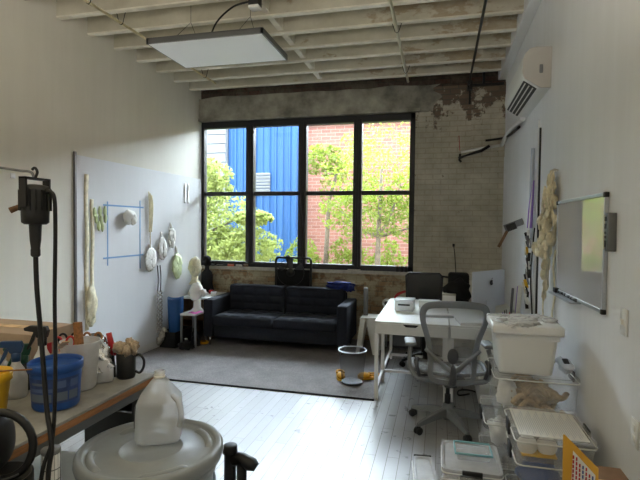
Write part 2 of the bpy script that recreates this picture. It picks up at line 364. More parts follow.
# window
wt = bpy.data.objects.new('window_1', None); COL.objects.link(wt); wt.location = (-1.92, YB+.06, WZ0); struct(wt, 'black steel framed window of eight panes')
muls = [-2.738, -1.93, -1.13]; W = .118
f = MB(); f.box((WX0, YB, WZ0), (WX0+.045, YB+.1, WZ1)); f.box((WX1-.07, YB, WZ0), (WX1, YB+.1, WZ1)); f.box((WX0, YB, WZ1-.095), (WX1, YB+.1, WZ1)); f.box((WX0, YB, WZ0), (WX1, YB+.1, WZ0+.075))
f.build('window_frame', MT['black'], wt, True, bevel=.006)
xs = [WX0+.045]
for m in muls:
    q = MB(); q.box((m-W/2, YB-.01, WZ0+.05), (m+W/2, YB+.1, WZ1-.05)); q.box((m-.018, YB-.025, WZ0+.05), (m+.018, YB, WZ1-.06)); q.build('window_mullion', MT['black'], wt, True, bevel=.005)
xl = WX0+.045
for i, xr in enumerate([m-W/2 for m in muls]+[WX1-.07]):
    MB().box((xl, YB+.01, 2.035), (xr, YB+.08, 2.095)).build('window_rail', MT['black'], wt, True, bevel=.004)
    for z0, z1 in ((WZ0+.075, 2.035), (2.095, WZ1-.095)):
        MB().box((xl, YB+.045, z0), (xr, YB+.051, z1)).build('window_pane', MT['glass'], wt, True)
    if i < 3: xl = muls[i]+W/2
# joists
k = 0
Y = 6.267
while Y > YF+.1:
    brown = 3.3 < Y < 3.5
    b = MB(); b.use(MT['joistbrown'] if brown else MT['joist']).box((XL, Y-.025, ZJ+.012), (XR, Y+.03, ZC)); b.use(MT['joistbrown'] if brown else MT['joistb']).box((XL, Y-.027, ZJ), (XR, Y+.032, ZJ+.014))
    o = b.build('ceiling_joist'); struct(o, 'unpainted brown ceiling joist' if brown else None)
    if 3.3 < Y < 6.2:
        struct(MB().box((-1.6-.02, Y+.032, ZJ+.03), (-1.56, Y+.383, ZC-.05)).build('ceiling_blocking', MT['joistb']))
    Y -= .4075
struct(MB().box((XR-.1, YF, ZJ-.035), (XR, YB-.035, ZJ+.12)).build('trim_1', MT['white'], bevel=.008), 'white boxed trim along the right wall top')
struct(MB().box((XL, YF, 0), (XL+.02, YB, .1)).build('baseboard_left', MT['white'], bevel=.004))
struct(MB().box((XR-.018, YF, 0), (XR, YB, .1)).build('baseboard_right', MT['white'], bevel=.004))
# raised white wallboard on left wall
o = MB().box((XL, 4.02, 0.1), (XL+.016, 6.58, 2.28)).build('trim_2', MT['panel']); struct(o, 'white wallboard panel fixed to left wall')
o = MB().box((XL, 3.998, .1), (XL+.022, 4.02, 2.31)).build('trim_3', MT['galv']); struct(o, 'grey metal edge strip of the left wallboard')
o = MB().box((XR-.014, 4.31, .1), (XR, 6.5, 2.5)).build('trim_4', MT['wall_r']); struct(o, 'pale wallboard panel on right wall')
o = MB().box((XR-.012, 4.24, .8), (XR, 4.265, 2.42)).build('trim_5', MT['dkmetal']); struct(o, 'dark metal edge strip on right wall')

# ================================================================== OUTSIDE
g = MB().box((-14, 6.95, -.3), (9, 22, -.05)).build('ground_outside', MT['grass']); struct(g, 'ground outside the window')
b = MB(); b.use(MT['redbrick']).box((-3.74, 13, -.05), (7, 18, 4.4)); b.use(MT['galv']).box((-3.78, 12.9, 4.4), (7, 18, 4.62))
tag(b.build('brick_building'), 'red brick building with grey roof edge seen through the right panes', 'building')
b = MB(); b.box((-5.86, 12.6, -.05), (-3.85, 18, 5.4))
x = -5.86
while x < -3.9: b.box((x, 12.565, -.05), (x+.035, 12.6, 5.4)); x += .2
blue = thing('blue_cabin', 'bright blue metal sided building seen through the second pane', 'building', (-4.9, 12.6, -.05))
b.build('siding', MT['bluewall'], blue, True)
b = MB()
for i in range(7): b.box((-5.2, 12.53, 2.45+i*.09), (-4.6, 12.58, 2.45+i*.09+.06), RX(.5))
b.build('louvre_vent', MT['clap'], blue, True)
b = MB()
for i in range(22): b.box((-10, 12.4, i*.26), (-5.88, 12.44, i*.26+.225), RX(.16))
b.box((-10, 12.47, 0), (-5.88, 17, 5.7)); tag(b.build('clapboard_house', MT['clap']), 'white clapboard house seen through the leftmost upper pane', 'building')
def leaves(mb, c, r, n, s=.06):
    for i in range(n):
        while True:
            p = Vector([random.uniform(-1, 1) for _ in range(3)])
            if p.length < 1 and noise.noise(p*(3.2 if r[0] > .5 else 2.4)+Vector(c)) > .02: break
        p = Vector((p.x*r[0]+c[0], p.y*r[1]+c[1], p.z*r[2]+c[2])); R = Matrix.Rotation(random.uniform(0, 6.28), 3, Vector((random.uniform(-1,1), random.uniform(-1,1), random.uniform(-1,1)+.01)).normalized())
        a = s*random.uniform(.7, 1.3)
        vs = [mb.bm.verts.new(R @ Vector(q)+p) for q in ((-a,0,0),(-.2*a,.45*a,.1*a),(a,0,0),(-.2*a,-.45*a,.1*a))]
        mb._f(vs, ((0,1,2,3),))
def tree(label, base, trunk, crowns, leafm, n=2500, br=(), s=.06, group=None):
    t = thing('tree', label, 'tree', base)
    b = MB(); b.tube([base]+list(trunk), [.075, .06, .045, .03][:len(trunk)+1] if len(trunk) < 4 else .05, 8)
    for q in br: b.tube(q, [.04, .025, .012], 6)
    b.build('trunk', MT['bark'], t, True)
    l = MB()
    for c, r in crowns: leaves(l, c, r, n, s)
    l.build('foliage', leafm, t, True)
tree('young green tree with forked trunk outside the rightmost pane', (-1.27, 10, -.05), [(-1.26, 10, .9), (-1.25, 10, 1.4), (-1.2, 10, 2.8)],
     [((-1.2, 10, 2.8), (1.3, .9, 1.0)), ((-1.5, 10.1, 1.9), (1.1, .6, .6)), ((-.5, 10, 2.0), (.7, .6, .8))], MT['leaf'], 1900,
     [[(-1.25, 10, 1.38), (-1.55, 10, 1.5), (-2.1, 10, 1.95)], [(-1.25, 10, 1.4), (-1.0, 10, 1.8), (-.8, 10, 2.5)], [(-1.25, 10, 1.38), (-.85, 10.1, 1.5), (-.5, 10, 1.6)]], s=.045)
tree('pale leafy tree outside the leftmost pane', (-5.3, 10, -.05), [(-5.25, 10, .9), (-5.2, 10, 2.0), (-5.1, 10, 2.8)],
     [((-5.0, 10, 1.5), (1.1, .7, 1.05)), ((-5.4, 9.7, 1.4), (.9, .4, 1.0)), ((-4.2, 9.6, 1.15), (1.0, .4, .42)), ((-5.05, 10, 2.6), (.5, .5, .55)), ((-3.9, 9.6, 1.75), (.45, .3, .16))], MT['leaf2'], 2900,
     [[(-5.2, 10, 1.4), (-4.7, 9.9, 1.6), (-4.1, 9.8, 1.9)], [(-5.2, 10, 1.2), (-4.6, 9.8, 1.3), (-3.8, 9.7, 1.2)]], s=.05)
tree('slim green tree outside the third pane', (-2.75, 11.4, -.05), [(-2.7, 11.4, 1.0), (-2.65, 11.4, 2.2), (-2.4, 11.4, 3.1)],
     [((-2.1, 11.4, 2.5), (.8, .4, 1.0)), ((-2.8, 11.4, 3.2), (.6, .4, .4))], MT['leaf'], 1100, s=.05)
sh = [(-3.15, 'low green shrub outside below the third pane', .5), (-2.25, 'broad green shrub outside between third and fourth panes', .62), (-1.2, 'green shrub at the foot of the forked tree', .55), (-.3, 'green shrub outside below the rightmost window corner', .55), (-4.3, 'green shrub in front of the blue building', .5), (-5.2, 'pale shrub outside below the leftmost pane', .6)]
for i, (x, lb, r) in enumerate(sh):
    yy = 10.9+.75*(i % 2)
    o = MB(); leaves(o, (x, yy, .6), (r-.04, .5, .75), 1500, .05); o.mats = [MT['leaf' if i < 4 else 'leaf2']]
    t = thing('shrub', lb, 'shrub', (x, yy, -.05)); o.build('foliage', None, t, True)
    q = MB()
    for j in range(5): q.tube([(x, yy, -.05), (x+random.uniform(-.3, .3), yy+random.uniform(-.2, .2), .6)], [.015, .006], 5)
    q.build('stem', MT['bark'], t, True)

# ================================================================== CEILING THINGS
t = thing('ceiling_light', 'long white rectangular light panel hanging below the ceiling joists', 'light', (-2.03, 4.1, 3.2))
X0, X1, Y0, Y1 = -2.56, -1.46, 3.78, 4.45
b = MB(); b.box((X0, Y0, 3.2), (X1, Y0+.02, 3.245)); b.box((X0, Y1-.02, 3.2), (X1, Y1, 3.245)); b.box((X0, Y0, 3.2), (X0+.02, Y1, 3.245)); b.box((X1-.02, Y0, 3.2), (X1, Y1, 3.245)); b.box((X0, Y0, 3.24), (X1, Y1, 3.25))
b.build('frame', MT['galv'], t, True); MB().box((X0+.015, Y0+.015, 3.197), (X1-.015, Y1-.015, 3.23)).build('diffuser', MT['lampw'], t, True)
for x in (X0+.25, X1-.25):
    MB().tube([(x, Y0+.05, 3.25), (x, (Y0+Y1)/2, 3.5), (x, (Y0+Y1)/2, ZC)], .0025, 5).tube([(x, Y1-.05, 3.25), (x, (Y0+Y1)/2, 3.5)], .0025, 5).build('hanging_wire', MT['dkmetal'], t, True)
def pipe(label, X, z, Y0, Y1, r, m, hang):
    t = thing('conduit_pipe', label, 'pipe', (X, (Y0+Y1)/2, z))
    MB().cyl((X, Y0, z), (X, Y1, z), r, seg=10).build('pipe', m, t, True)
    for y in hang:
        MB().tube([(X-.05, y, ZJ+.02), (X-.018, y, z-.005), (X, y, z-r-.004), (X+.018, y, z-.005), (X+.05, y, ZJ+.02)], .004, 5).build('pipe_hanger', MT['dkmetal'], t, True)
pipe('cream conduit pipe passing above the hanging light panel', -2.87, 3.44, YF+.02, 5.75, .013, MT['conduit'], [3.43, 3.85, 5.46])
pipe('pale conduit pipe along the middle of the ceiling', -.43, 3.46, YF+.02, 6.27, .016, MT['conduitw'], [4.63, 5.86])
b = MB().cyl((-.43, 4.2, 3.46), (-.43, 4.66, 3.46), .024, seg=10)
t = thing('conduit_pipe', 'dark grey conduit pipe bending down the brick wall near the right corner', 'pipe', (.33, 5, 3.42))
MB().tube([(.33, YF+.02, 3.45), (.33, 6.3, 3.44), (.345, YB-.075, 3.42), (.345, YB-.06, 3.3), (.345, YB-.06, 3.2)], .013, 8, spl=4).build('pipe', MT['dkmetal'], t, True)
MB().box((.315, YB-.1, 3.38), (.375, YB-.03, 3.5)).build('junction_cap', MT['dkmetal'], t, True)
t = thing('wall_bracket', 'rusty horizontal steel angle at the top of brick wall', 'bracket', (.6, YB-.08, 3.42))
MB().box((.36, YB-.1, 3.43), (.76, YB-.04, 3.45)).box((.5, YB-.09, 3.44), (.53, YB-.05, 3.6)).build('angle', MT['dkmetal'], t, True)
b.bm.free()
t = thing('ceiling_sensor', 'small white square sensor box on the ceiling trailing a black cable', 'sensor', (-1.53, 3.78, 3.4))
MB().rbox((-1.575, 3.735, 3.4), (-1.485, 3.825, 3.425), .006, 2).build('face', MT['white'], t, True)
MB().rbox((-1.575, 3.735, 3.425), (-1.485, 3.825, 3.53), .006, 2).build('housing', MT['blackp'], t, True)
MB().tube([(-1.58, 3.78, 3.47), (-1.74, 3.8, 3.45), (-1.93, 3.88, 3.37), (-2.07, 4.0, 3.25)], .008, 6, spl=6).build('cable', MT['rubber'], t, True)
MB().tube([(-1.75, 3.3, 3.52), (-1.66, 3.5, 3.5), (-1.55, 3.75, 3.47)], .006, 6, spl=6).build('white_lead', MT['white'], t, True)

# ================================================================== RIGHT WALL
t = thing('air_conditioner', 'white wall mounted split air conditioner high on the right wall', 'air conditioner', (XR, 4.4, 2.65))
def acprof(d=0): return [(XR-.001, 2.655), (XR-.001, 2.96), (XR-.11, 2.965), (XR-.155, 2.955), (XR-.185, 2.925), (XR-.2, 2.88), (XR-.205, 2.78), (XR-.198, 2.75), (XR-.19, 2.735), (XR-.08, 2.658)]
MB().prism([(x, z) for x, z in acprof()], 'Y', 3.93, 4.93).build('casing', MT['acw'], t, True, bevel=.004)
MB().prism([(x+.003*(x < XR-.01), z) for x, z in acprof()], 'Y', 3.915, 3.932).build('side_panel', MT['ac'], t, True, bevel=.003)
R0 = Vector((XR-.19, 0, 2.735)); R1 = Vector((XR-.08, 0, 2.658)); dd = (R1-R0)
b = MB(); nrm = Vector((-.58, 0, -.81))
def quadY(b, p, q, y0, y1, off, th=.004):
    A = [p+nrm*off, q+nrm*off]; 
    vs = [b.bm.verts.new(v) for v in ((A[0].x, y0, A[0].z), (A[0].x, y1, A[0].z), (A[1].x, y1, A[1].z), (A[1].x, y0, A[1].z))]
    ws = [b.bm.verts.new(v.co+nrm*th) for v in vs]; b._f(vs+ws, ((0,1,2,3),(7,6,5,4),(0,4,5,1),(1,5,6,2),(2,6,7,3),(3,7,4,0)))
quadY(b, R0+dd*.04, R0+dd*.9, 3.97, 4.9, .001, .003); b.build('outlet', MT['blackp'], t, True)
for k2 in range(3):
    b = MB(); quadY(b, R0+dd*(.17+.25*k2), R0+dd*(.24+.25*k2), 3.99, 4.87, .004, .008); b.build('louvre', MT['acw'], t, True)
b = MB(); b.rbox((XR-.085, 3.908, 2.765), (XR-.06, 3.918, 2.83), .004, 1); b.build('display_window', MT['plastic_g'], t, True)
b = MB(); b.box((XR-.05, 3.911, 2.66), (XR-.004, 3.917, 2.74)); b.build('side_flap', MT['ac'], t, True, bevel=.002)
# line-set duct down to corner and along the brick wall
t = thing('pipe_duct', 'white plastic pipe cover running from air conditioner round to brick wall', 'pipe cover', (XR-.03, 5.6, 2.7))
MB().tube([(XR-.035, 4.96, 2.65), (XR-.035, 5.3, 2.68), (XR-.035, 5.9, 2.72), (XR-.04, YB-.08, 2.66)], .026, 10, spl=4).build('wall_run', MT['white'], t, True)
MB().tube([(XR-.03, YB-.07, 2.66), (.55, YB-.07, 2.63), (.25, YB-.06, 2.58)], [.02, .018, .014], 8).build('brick_run', MT['white'], t, True)
b = MB(); b.tube([(XR-.03, 5.2, 2.62), (XR-.03, 6.0, 2.68), (XR-.05, YB-.1, 2.74), (.55, YB-.08, 2.72)], .014, 7, spl=5)
b.tube([(.6, YB-.1, 2.65), (.5, YB-.09, 2.59), (.3, YB-.08, 2.53), (.22, YB-.07, 2.5)], [.018, .02, .012, .02], 7)
b.tube([(.24, YB-.06, 2.56), (.23, YB-.07, 2.48), (.25, YB-.05, 2.46)], .016, 6); b.build('black_insulation', MT['rubber'], t, True)
MB().tube([(.235, YB-.06, 2.6), (.22, YB-.05, 2.8)], .004, 5).build('red_wire', MT['red'], t, True)

# whiteboard
t = thing('whiteboard', 'glossy magnetic whiteboard with aluminium frame reflecting the window', 'whiteboard', (XR, 3.0, 1.17))
y0, y1, z0, z1 = 2.57, 3.44, 1.185, 1.775
MB().box((XR-.014, y0+.01, z0+.01), (XR-.004, y1-.01, z1-.01)).build('board_surface', MT['whiteb'], t, True)
for a, c in (((y0, z0), (y1, z0+.018)), ((y0, z1-.018), (y1, z1)), ((y0, z0), (y0+.018, z1)), ((y1-.018, z0), (y1, z1))):
    MB().box((XR-.02, a[0], a[1]), (XR-.002, c[0], c[1])).build('frame_rail', MT['alu'], t, True, bevel=.002)
for y in (y0-.003, y1-.021):
    for z in (z0-.003, z1-.023): MB().rbox((XR-.024, y, z), (XR-.001, y+.026, z+.026), .004, 2).build('corner_cap', MT['blackp'], t, True)
MB().box((XR-.06, 2.95, z0-.012), (XR-.002, 3.43, z0-.004)).box((XR-.062, 2.95, z0-.012), (XR-.058, 3.43, z0)).build('tray', MT['alu'], t, True)
t.rotation_euler = (0, 0, .027); t.location.x -= .012
for i, (y, m, lb, L) in enumerate([(3.31, 'blackp', 'black marker at far end of the whiteboard tray', .13), (3.16, 'blackp', 'black marker in the middle of the whiteboard tray', .12), (3.02, 'galv', 'grey marker at near end of the whiteboard tray', .11)]):
    t = thing('marker_pen', lb, 'marker', (XR-.035, y, z0-.004), 0, 'markers on the whiteboard tray')
    MB().cyl((0, -L/2, .01), (0, L*.15, .01), .0095, seg=10).build('barrel', MT['galv' if i else 'blackp'], t); MB().cyl((0, L*.15, .01), (0, L/2, .01), .0105, seg=10).build('cap', MT[m], t)
t = thing('whiteboard_eraser', 'dark eraser block on the far end of whiteboard tray', 'eraser', (XR-.042, 3.4, z0-.004)); MB().rbox((-.018, -.035, 0), (.015, .025, .03), .004, 2).build('body', MT['blackp'], t)
t = thing('metal_wall_box', 'small metal wall box with dark slots right of whiteboard', 'wall box', (XR, 2.47, 1.5))
MB().rbox((XR-.04, 2.46, 1.495), (XR-.001, 2.51, 1.675), .004, 2).build('box', MT['galv'], t, True)
b = MB()
for z, h in ((1.515, .03), (1.555, .012), (1.575, .012), (1.6, .024), (1.636, .02)): b.box((XR-.043, 2.475, z), (XR-.039, 2.495, z+h))
b.build('slot', MT['blackp'], t, True)
MB().box((XR-.042, 2.497, 1.505), (XR-.0395, 2.508, 1.665)).build('cream_edge', MT['conduitw'], t, True)
for (y, z, lb) in ((2.33, 1.137, 'white light switch plate below the metal wall box'), (2.18, .71, 'white outlet plate low on the right wall')):
    t = thing('wall_plate', lb, 'switch' if z > 1 else 'outlet', (XR, y, z)); MB().rbox((XR-.008, y-.036, z), (XR-.0005, y+.036, z+.115), .002, 1).build('plate', MT['white'], t, True)
    if z > 1: MB().box((XR-.018, y-.005, z+.045), (XR-.007, y+.005, z+.07)).build('toggle', MT['paper'], t, True)
    else:
        for q in (.02, .065): MB().rbox((XR-.011, y-.015, z+q), (XR-.007, y+.015, z+q+.03), .002, 1).build('socket', MT['paper'], t, True)
# hanging latex petals beside whiteboard
t = thing('latex_garland', 'hanging cluster of wrinkled cream latex casts beside the whiteboard', 'latex cast', (XR-.05, 3.74, 1.1))
b = MB()
for i in range(90):
    u = i/89; z = 1.96-.55*u; wd = .03+.18*min(1, u*1.6)
    b.blob((XR-.03-random.uniform(0, .03+.06*u), max(3.47, 3.63+wd*random.uniform(-1, .9)), z), (.008, random.uniform(.014, .03), random.uniform(.03, .055)), .35, 2, i, 2, RX(random.uniform(-.7, .7)) @ RZ(random.uniform(-1.2, 1.2)))
b.build('upper_petals', MT['latex'], t, True)
b = MB()
for i in range(5):
    b.blob((XR-.05, 3.72+.03*(-1)**i, 1.42-.075*i), (.012, .055, .05), .18, 2, i+70, 3, RZ(random.uniform(-.9, -.3)))
b.build('lower_petals', MT['latex'], t, True)
for y in (3.61, 3.67): MB().tube([(XR-.004, y, 2.0), (XR-.03, y, 2.01), (XR-.05, y, 1.97), (XR-.05, y+.01, 1.2)], .005, 5).build('cord', MT['conduitw'], t, True)
for i, (y, z0_, z1_, lb) in enumerate([(3.93, .9, 1.5, 'thin cream latex strip hanging behind the petal garland'), (3.62, .95, 1.45, 'thin cream latex strip hanging nearest the whiteboard')]):
    o = MB(); o.grid(lambda u, v: Vector((XR-.012-.008*math.sin(v*9+i), y-.02+.04*u, z0_+(z1_-z0_)*v)), 3, 20); tag(o.build('latex_strip', MT['latex'], solid=.004), lb, 'latex cast')
# things hung on strip
t = thing('ribbon_lanyard', 'purple lanyard hanging on the dark metal strip', 'lanyard', (XR-.04, 4.33, 1.5))
for k2, y in enumerate((4.3, 4.36, 4.42)):
    MB().tube([(XR-.03, 4.35, 2.0), (XR-.045, y, 1.8), (XR-.05, y+.02, 1.6)], [.006, .009, .012], 6, spl=5).build('ribbon', MT['purple'] if k2 != 1 else MT['paper'], t, True)
t = thing('tool_rack', 'jumble of small tools, tags and straps hanging beside the purple lanyard', 'hanging tools', (XR-.05, 4.45, 1.0))
cols = ['paper', 'blackp', 'galv', 'chrome', 'blackp', 'paper', 'yel2', 'latex', 'dkmetal', 'chrome', 'blackp', 'paper']
for i in range(26):
    z = 1.58-.024*i; y = 4.42+random.uniform(-.06, .08); L = random.uniform(.05, .11)
    MB().tube([(XR-.045-random.uniform(0, .03), y, z), (XR-.05, y+random.uniform(-.03, .03), z-L)], random.uniform(.006, .016), 6).build('tool', MT[cols[i % len(cols)]], t, True)
MB().tube([(XR-.02, 4.33, 1.6), (XR-.045, 4.3, 1.2), (XR-.02, 4.34, .86)], .006, 6, spl=5).build('black_strap', MT['rubber'], t, True)
o = MB().tube([(XR-.03, 4.42, 2.28), (XR-.035, 4.42, 1.9), (XR-.03, 4.4, 1.5)], [.014, .016, .01], 10, spl=4).build('plastic_tube', MT['iris']); tag(o, 'long pale blue translucent tube hanging left of the dark metal strip', 'tube')
t = thing('folding_bracket', 'grey and brown folding wall bracket above the computer', 'bracket', (XR, 4.95, 1.5))
MB().box((XR-.19, 4.9, 1.6), (XR-.01, 4.94, 1.66), RY(-.4)).build('arm', MT['galv'], t, True); MB().box((XR-.2, 4.905, 1.4), (XR-.175, 4.935, 1.62), RY(.45)).build('brown_arm', MT['cardd'], t, True)
MB().box((XR-.17, 4.895, 1.575), (XR-.08, 4.945, 1.64), RY(-.4)).build('dark_sleeve', MT['blackp'], t, True)

# ================================================================== LEFT WALL THINGS
PX = XL+.016
o = MB().rbox((XL, 3.28, 1.975), (XL+.008, 3.33, 2.02), .002, 1).build('wall_tag', MT['white']); tag(o, 'tiny white square tag on left wall above the motor', 'tag')
t = thing('latex_strip', 'long narrow cream latex strip, taller of two left strips', 'latex cast', (PX, 4.16, .5)); 
MB().grid(lambda u, v: Vector((PX+.008+.006*math.sin(v*13), 4.125+.055*u, .5+1.6*v)), 2, 24).build('strip', MT['latex'], t, True, solid=.005)
MB().blob((PX+.03, 4.19, .74), (.025, .075, .2), .3, 2, 3).build('lower_bundle', MT['latex'], t, True)
o = MB(); o.grid(lambda u, v: Vector((PX+.01+.005*math.sin(v*11), 4.21+.045*u, .55+1.3*v)), 2, 20); tag(o.build('latex_strip', MT['latex'], solid=.005), 'shorter cream latex strip beside the tall one', 'latex cast')
t = thing('green_cast_cluster', 'cluster of small pale green finger casts left of blue tape', 'latex cast', (PX, 4.38, 1.55))
for i in range(3):
    for j in range(3 if i < 1 else 2 if i < 2 else 3): pass
for i, (dy, dz) in enumerate([(-.07, .07), (-.02, .08), (.03, .085), (-.055, .01), (-.01, .0), (.035, .015), (-.03, -.06), (.005, -.07)]):
    MB().blob((PX+.014, 4.375+dy*1.6, 1.64+dz*1.1), (.014, .023, .055), .1, 2, i, 2).build('finger_cast', MT['latexg'], t, True)
t = thing('tape_rectangle', 'rectangle of blue masking tape on the white wallboard', 'tape', (PX, 4.78, 1.2))
for a, c in (((4.41, 1.79), (5.13, 1.808)), ((4.41, 1.215), (5.12, 1.233)), ((4.47, 1.14), (4.488, 1.84)), ((5.05, 1.06), (5.068, 1.88))):
    MB().box((PX, a[0], a[1]), (PX+.002, c[0], c[1])).build('tape_strip', MT['tape'], t, True)
t = thing('white_cast', 'rounded white plaster cast mounted inside the blue tape', 'plaster cast', (PX, 4.83, 1.6))
MB().blob((PX+.045, 4.8, 1.675), (.05, .1, .09), .12, 1.3, 5, 3).build('body', MT['latexp'], t, True); MB().blob((PX+.075, 4.83, 1.65), (.035, .06, .06), .12, 1.5, 9, 3).build('lobe', MT['latexp'], t, True)
hang = [((5.24, 2.0), (5.25, 1.5), .018, 'narrow cream latex bundle hanging at the right of the blue tape', .10),
        ((5.24, 1.35), (5.24, 1.16), .09, 'round wrinkled cream cast, leftmost of the hanging cluster', .11),
        ((5.5, 1.5), (5.5, 1.28), .07, 'wrinkled cream cast hanging in the middle of the cluster', .11),
        ((5.72, 1.62), (5.72, 1.42), .065, 'smaller cream cast hanging highest in the cluster', .1),
        ((5.86, 1.3), (5.86, 1.03), .09, 'pale green-cream cast hanging lowest near the plaster heads', .13)]
for i, ((ya, za), (yb, zb), r, lb, rz_) in enumerate(hang):
    t = thing('hanging_cast', lb, 'latex cast', (PX, yb, zb-.1)); b = MB()
    if i == 0:
        for q in range(3): b.tube([(PX+.02, ya-.03+.03*q, za-.02*q), (PX+.03, ya-.025+.03*q, za-.2), (PX+.02, ya-.02+.025*q, zb)], [.007, .012, .006], 7, spl=5)
        b.tube([(PX+.02, ya, zb+.05), (PX+.02, ya, 1.3)], .007, 6)
    else:
        for q in range(9): b.blob((PX+.022+.012*random.random(), yb+.7*r*math.cos(q*.7), zb+.7*rz_*math.sin(q*.7)), (.012, r*.72, rz_*.66), .22, 2.5, i*10+q, 3)
    b.build('body', MT['latexg' if i == 4 else 'latex'] if i in (0, 4) else MT['latexp'], t, True)
    if i: MB().tube([(PX+.004, ya, za), (PX+.02, yb, zb+rz_*.6)], .008, 6).tube([(PX+.004, ya+.03, za-.02), (PX+.02, yb+.02, zb+rz_*.6)], .006, 6).build('loop', MT['latexp'], t, True)
for i, y in enumerate((6.08, 6.17)):
    o = MB().grid(lambda u, v: Vector((PX+.006+.003*math.sin(v*8+i), y+.03*u, 1.9+.28*v)), 2, 10); tag(o.build('latex_strip', MT['latexp'], solid=.004), ['short pale strip pinned near window, left of a pair', 'short pale strip pinned near window, right of a pair'][i], 'latex cast')
t = thing('braided_rope', 'braided grey rope and cords hanging down the left wall', 'rope', (PX+.03, 5.42, .15))
for q in range(3):
    MB().tube([(PX+.03+.02*math.cos(i*.3+q*2.09), 5.43+.045*math.sin(i*.3+q*2.09), .74-i*.0075) for i in range(72)], .009, 6).build('strand', MT['rope'], t, True)
for y in (5.4, 5.46): MB().tube([(PX+.02, y, .72), (PX+.03, y, .9), (PX+.01, y+.01, 1.07)], .006, 6, spl=4).build('hook_rod', MT['dkmetal'], t, True)
b = MB(); [b.blob((PX+.06+.03*random.random(), 5.42+random.uniform(-.05, .05), .12+i*.03), (.04, .05, .06), .3, 2, i, 2) for i in range(4)]; b.build('frayed_end', MT['rope'], t, True)

# ================================================================== RUG, SOFA CORNER
o = MB().box((XL+.03, 4.335, .0005), (-.56, YB-.02, .014)).build('rug', MT['rug']); tag(o, 'large grey pile rug with a dark bound edge under the sofa', 'rug')
MB().box((XL+.03, 4.32, .0008), (-.56, 4.335, .013)).build('binding', MT['blackc'], o, True)
SX0, SX1, SY0, SY1, SZ = -3.0, -1.08, 5.68, 6.38, .014
t = thing('sofa', 'dark navy tufted two seat sofa under the window', 'sofa', ((SX0+SX1)/2, 6.05, SZ))
for x0 in (SX0, SX1-.13):
    MB().rbox((x0, SY0, .13), (x0+.13, SY1+.02, .62), .018, 3).build('arm', MT['navy'], t, True)
MB().rbox((SX0+.13, SY0+.03, .12), (SX1-.13, SY1, .29), .015, 2).build('base', MT['navy'], t, True)
cw = (SX1-SX0-.26)/2
for i in range(2):
    x0 = SX0+.13+cw*i
    def cush(u, v, top=True):
        n = math.sin(PI*min(1, max(0, u)))**.25*math.sin(PI*min(1, max(0, v)))**.25
        tuft = .02*(abs(math.sin(PI*u*4))*abs(math.sin(PI*v*3)))**.4
        return n, tuft
    b = MB(); b.rbox((x0+.005, SY0+.0, .28), (x0+cw-.005, SY1-.18, .41), .03, 3)
    b.grid(lambda u, v: Vector((x0+.02+(cw-.04)*u, SY0+.015+(SY1-.2-SY0)*v, .402+.012*cush(u, v)[0]+cush(u, v)[1])), 32, 24)
    b.build('seat_cushion', MT['navy'], t, True)
    b = MB(); b.rbox((x0+.005, SY1-.2, .38), (x0+cw-.005, SY1-.03, .765), .035, 3)
    b.grid(lambda u, v: Vector((x0+.03+(cw-.06)*u, SY1-.198-.012*cush(u, v)[0]-cush(u, v)[1], .42+.315*v)), 32, 24)
    b.build('back_cushion', MT['navy'], t, True)
MB().rbox((SX0+.13, SY1-.05, .13), (SX1-.13, SY1+.02, .7), .015, 2).build('backrest', MT['navy'], t, True)
for x in (SX0+.07, SX1-.07):
    for y in (SY0+.06, SY1-.06): MB().cyl((x, y, SZ), (x, y, .135), .014, .018, 12).build('leg', MT['chrome'], t, True)
# fan
t = thing('box_fan', 'dark square box fan with rounded frame standing behind the sofa', 'fan', (-2.02, 6.5, SZ))
fx0, fx1, fz0, fz1, fy = -2.28, -1.755, .6, 1.14, 6.49
r_ = .05
pts = []
for cx, cz, a0 in ((fx1-r_, fz1-r_, 0), (fx0+r_, fz1-r_, 90), (fx0+r_, fz0+r_, 180), (fx1-r_, fz0+r_, 270)):
    for k2 in range(5): a = math.radians(a0+k2*22.5); pts.append((cx+r_*math.cos(a), fy, cz+r_*math.sin(a)))
MB().tube(pts, .017, 8, cyc=True).build('frame', MT['dkmetal'], t, True)
MB().box((fx0+.02, fy-.012, fz0), (fx1-.02, fy+.012, fz0+.37)).build('grille_shade', MT['blackc'], t, True)
for rr in (.05, .2):
    MB().tube([(-2.05+rr*math.cos(a*PI/12), fy-.03, .93+rr*math.sin(a*PI/12)*.95) for a in range(24)], .004 if rr > .05 else .012, 6, cyc=True).build('guard_ring', MT['dkmetal'], t, True)
MB().lathe([(0, -.01), (.05, -.008), (.055, .01), (0, .02)], (-2.05, fy-.03, .93), 20, mtx=RX(PI/2)).build('hub', MT['dkmetal'], t, True)
for k2 in range(5):
    a = k2*2*PI/5+.3; d = Vector((math.cos(a), 0, math.sin(a))); e = Vector((-d.z, 0, d.x)); c0 = Vector((-2.05, fy, .93))
    b = MB(); vs = [b.bm.verts.new(c0+q) for q in (d*.05-e*.02+Vector((0,.006,0)), d*.05+e*.03, d*.19+e*.09, d*.2-e*.02+Vector((0,.012,0)))]; b._f(vs, ((0,1,2,3),)); b.build('fan_blade', MT['plastic_d'], t, True, solid=.004)
MB().tube([(-2.13, fy, 1.14), (-2.12, fy, 1.165), (-2.08, fy, 1.165), (-2.07, fy, 1.14)], .008, 6).tube([(-2.1, fy-.01, 1.14), (-2.1, fy-.015, 1.0), (-2.2, fy-.01, .95)], .007, 6).build('handle', MT['blackp'], t, True)
for x in (fx0+.06, fx1-.06): MB().tube([(x, fy, SZ+.01), (x, fy, fz0+.02)], .012, 6).tube([(x, fy-.06, SZ+.01), (x, fy+.06, SZ+.01)], .01, 6).build('leg', MT['dkmetal'], t, True)
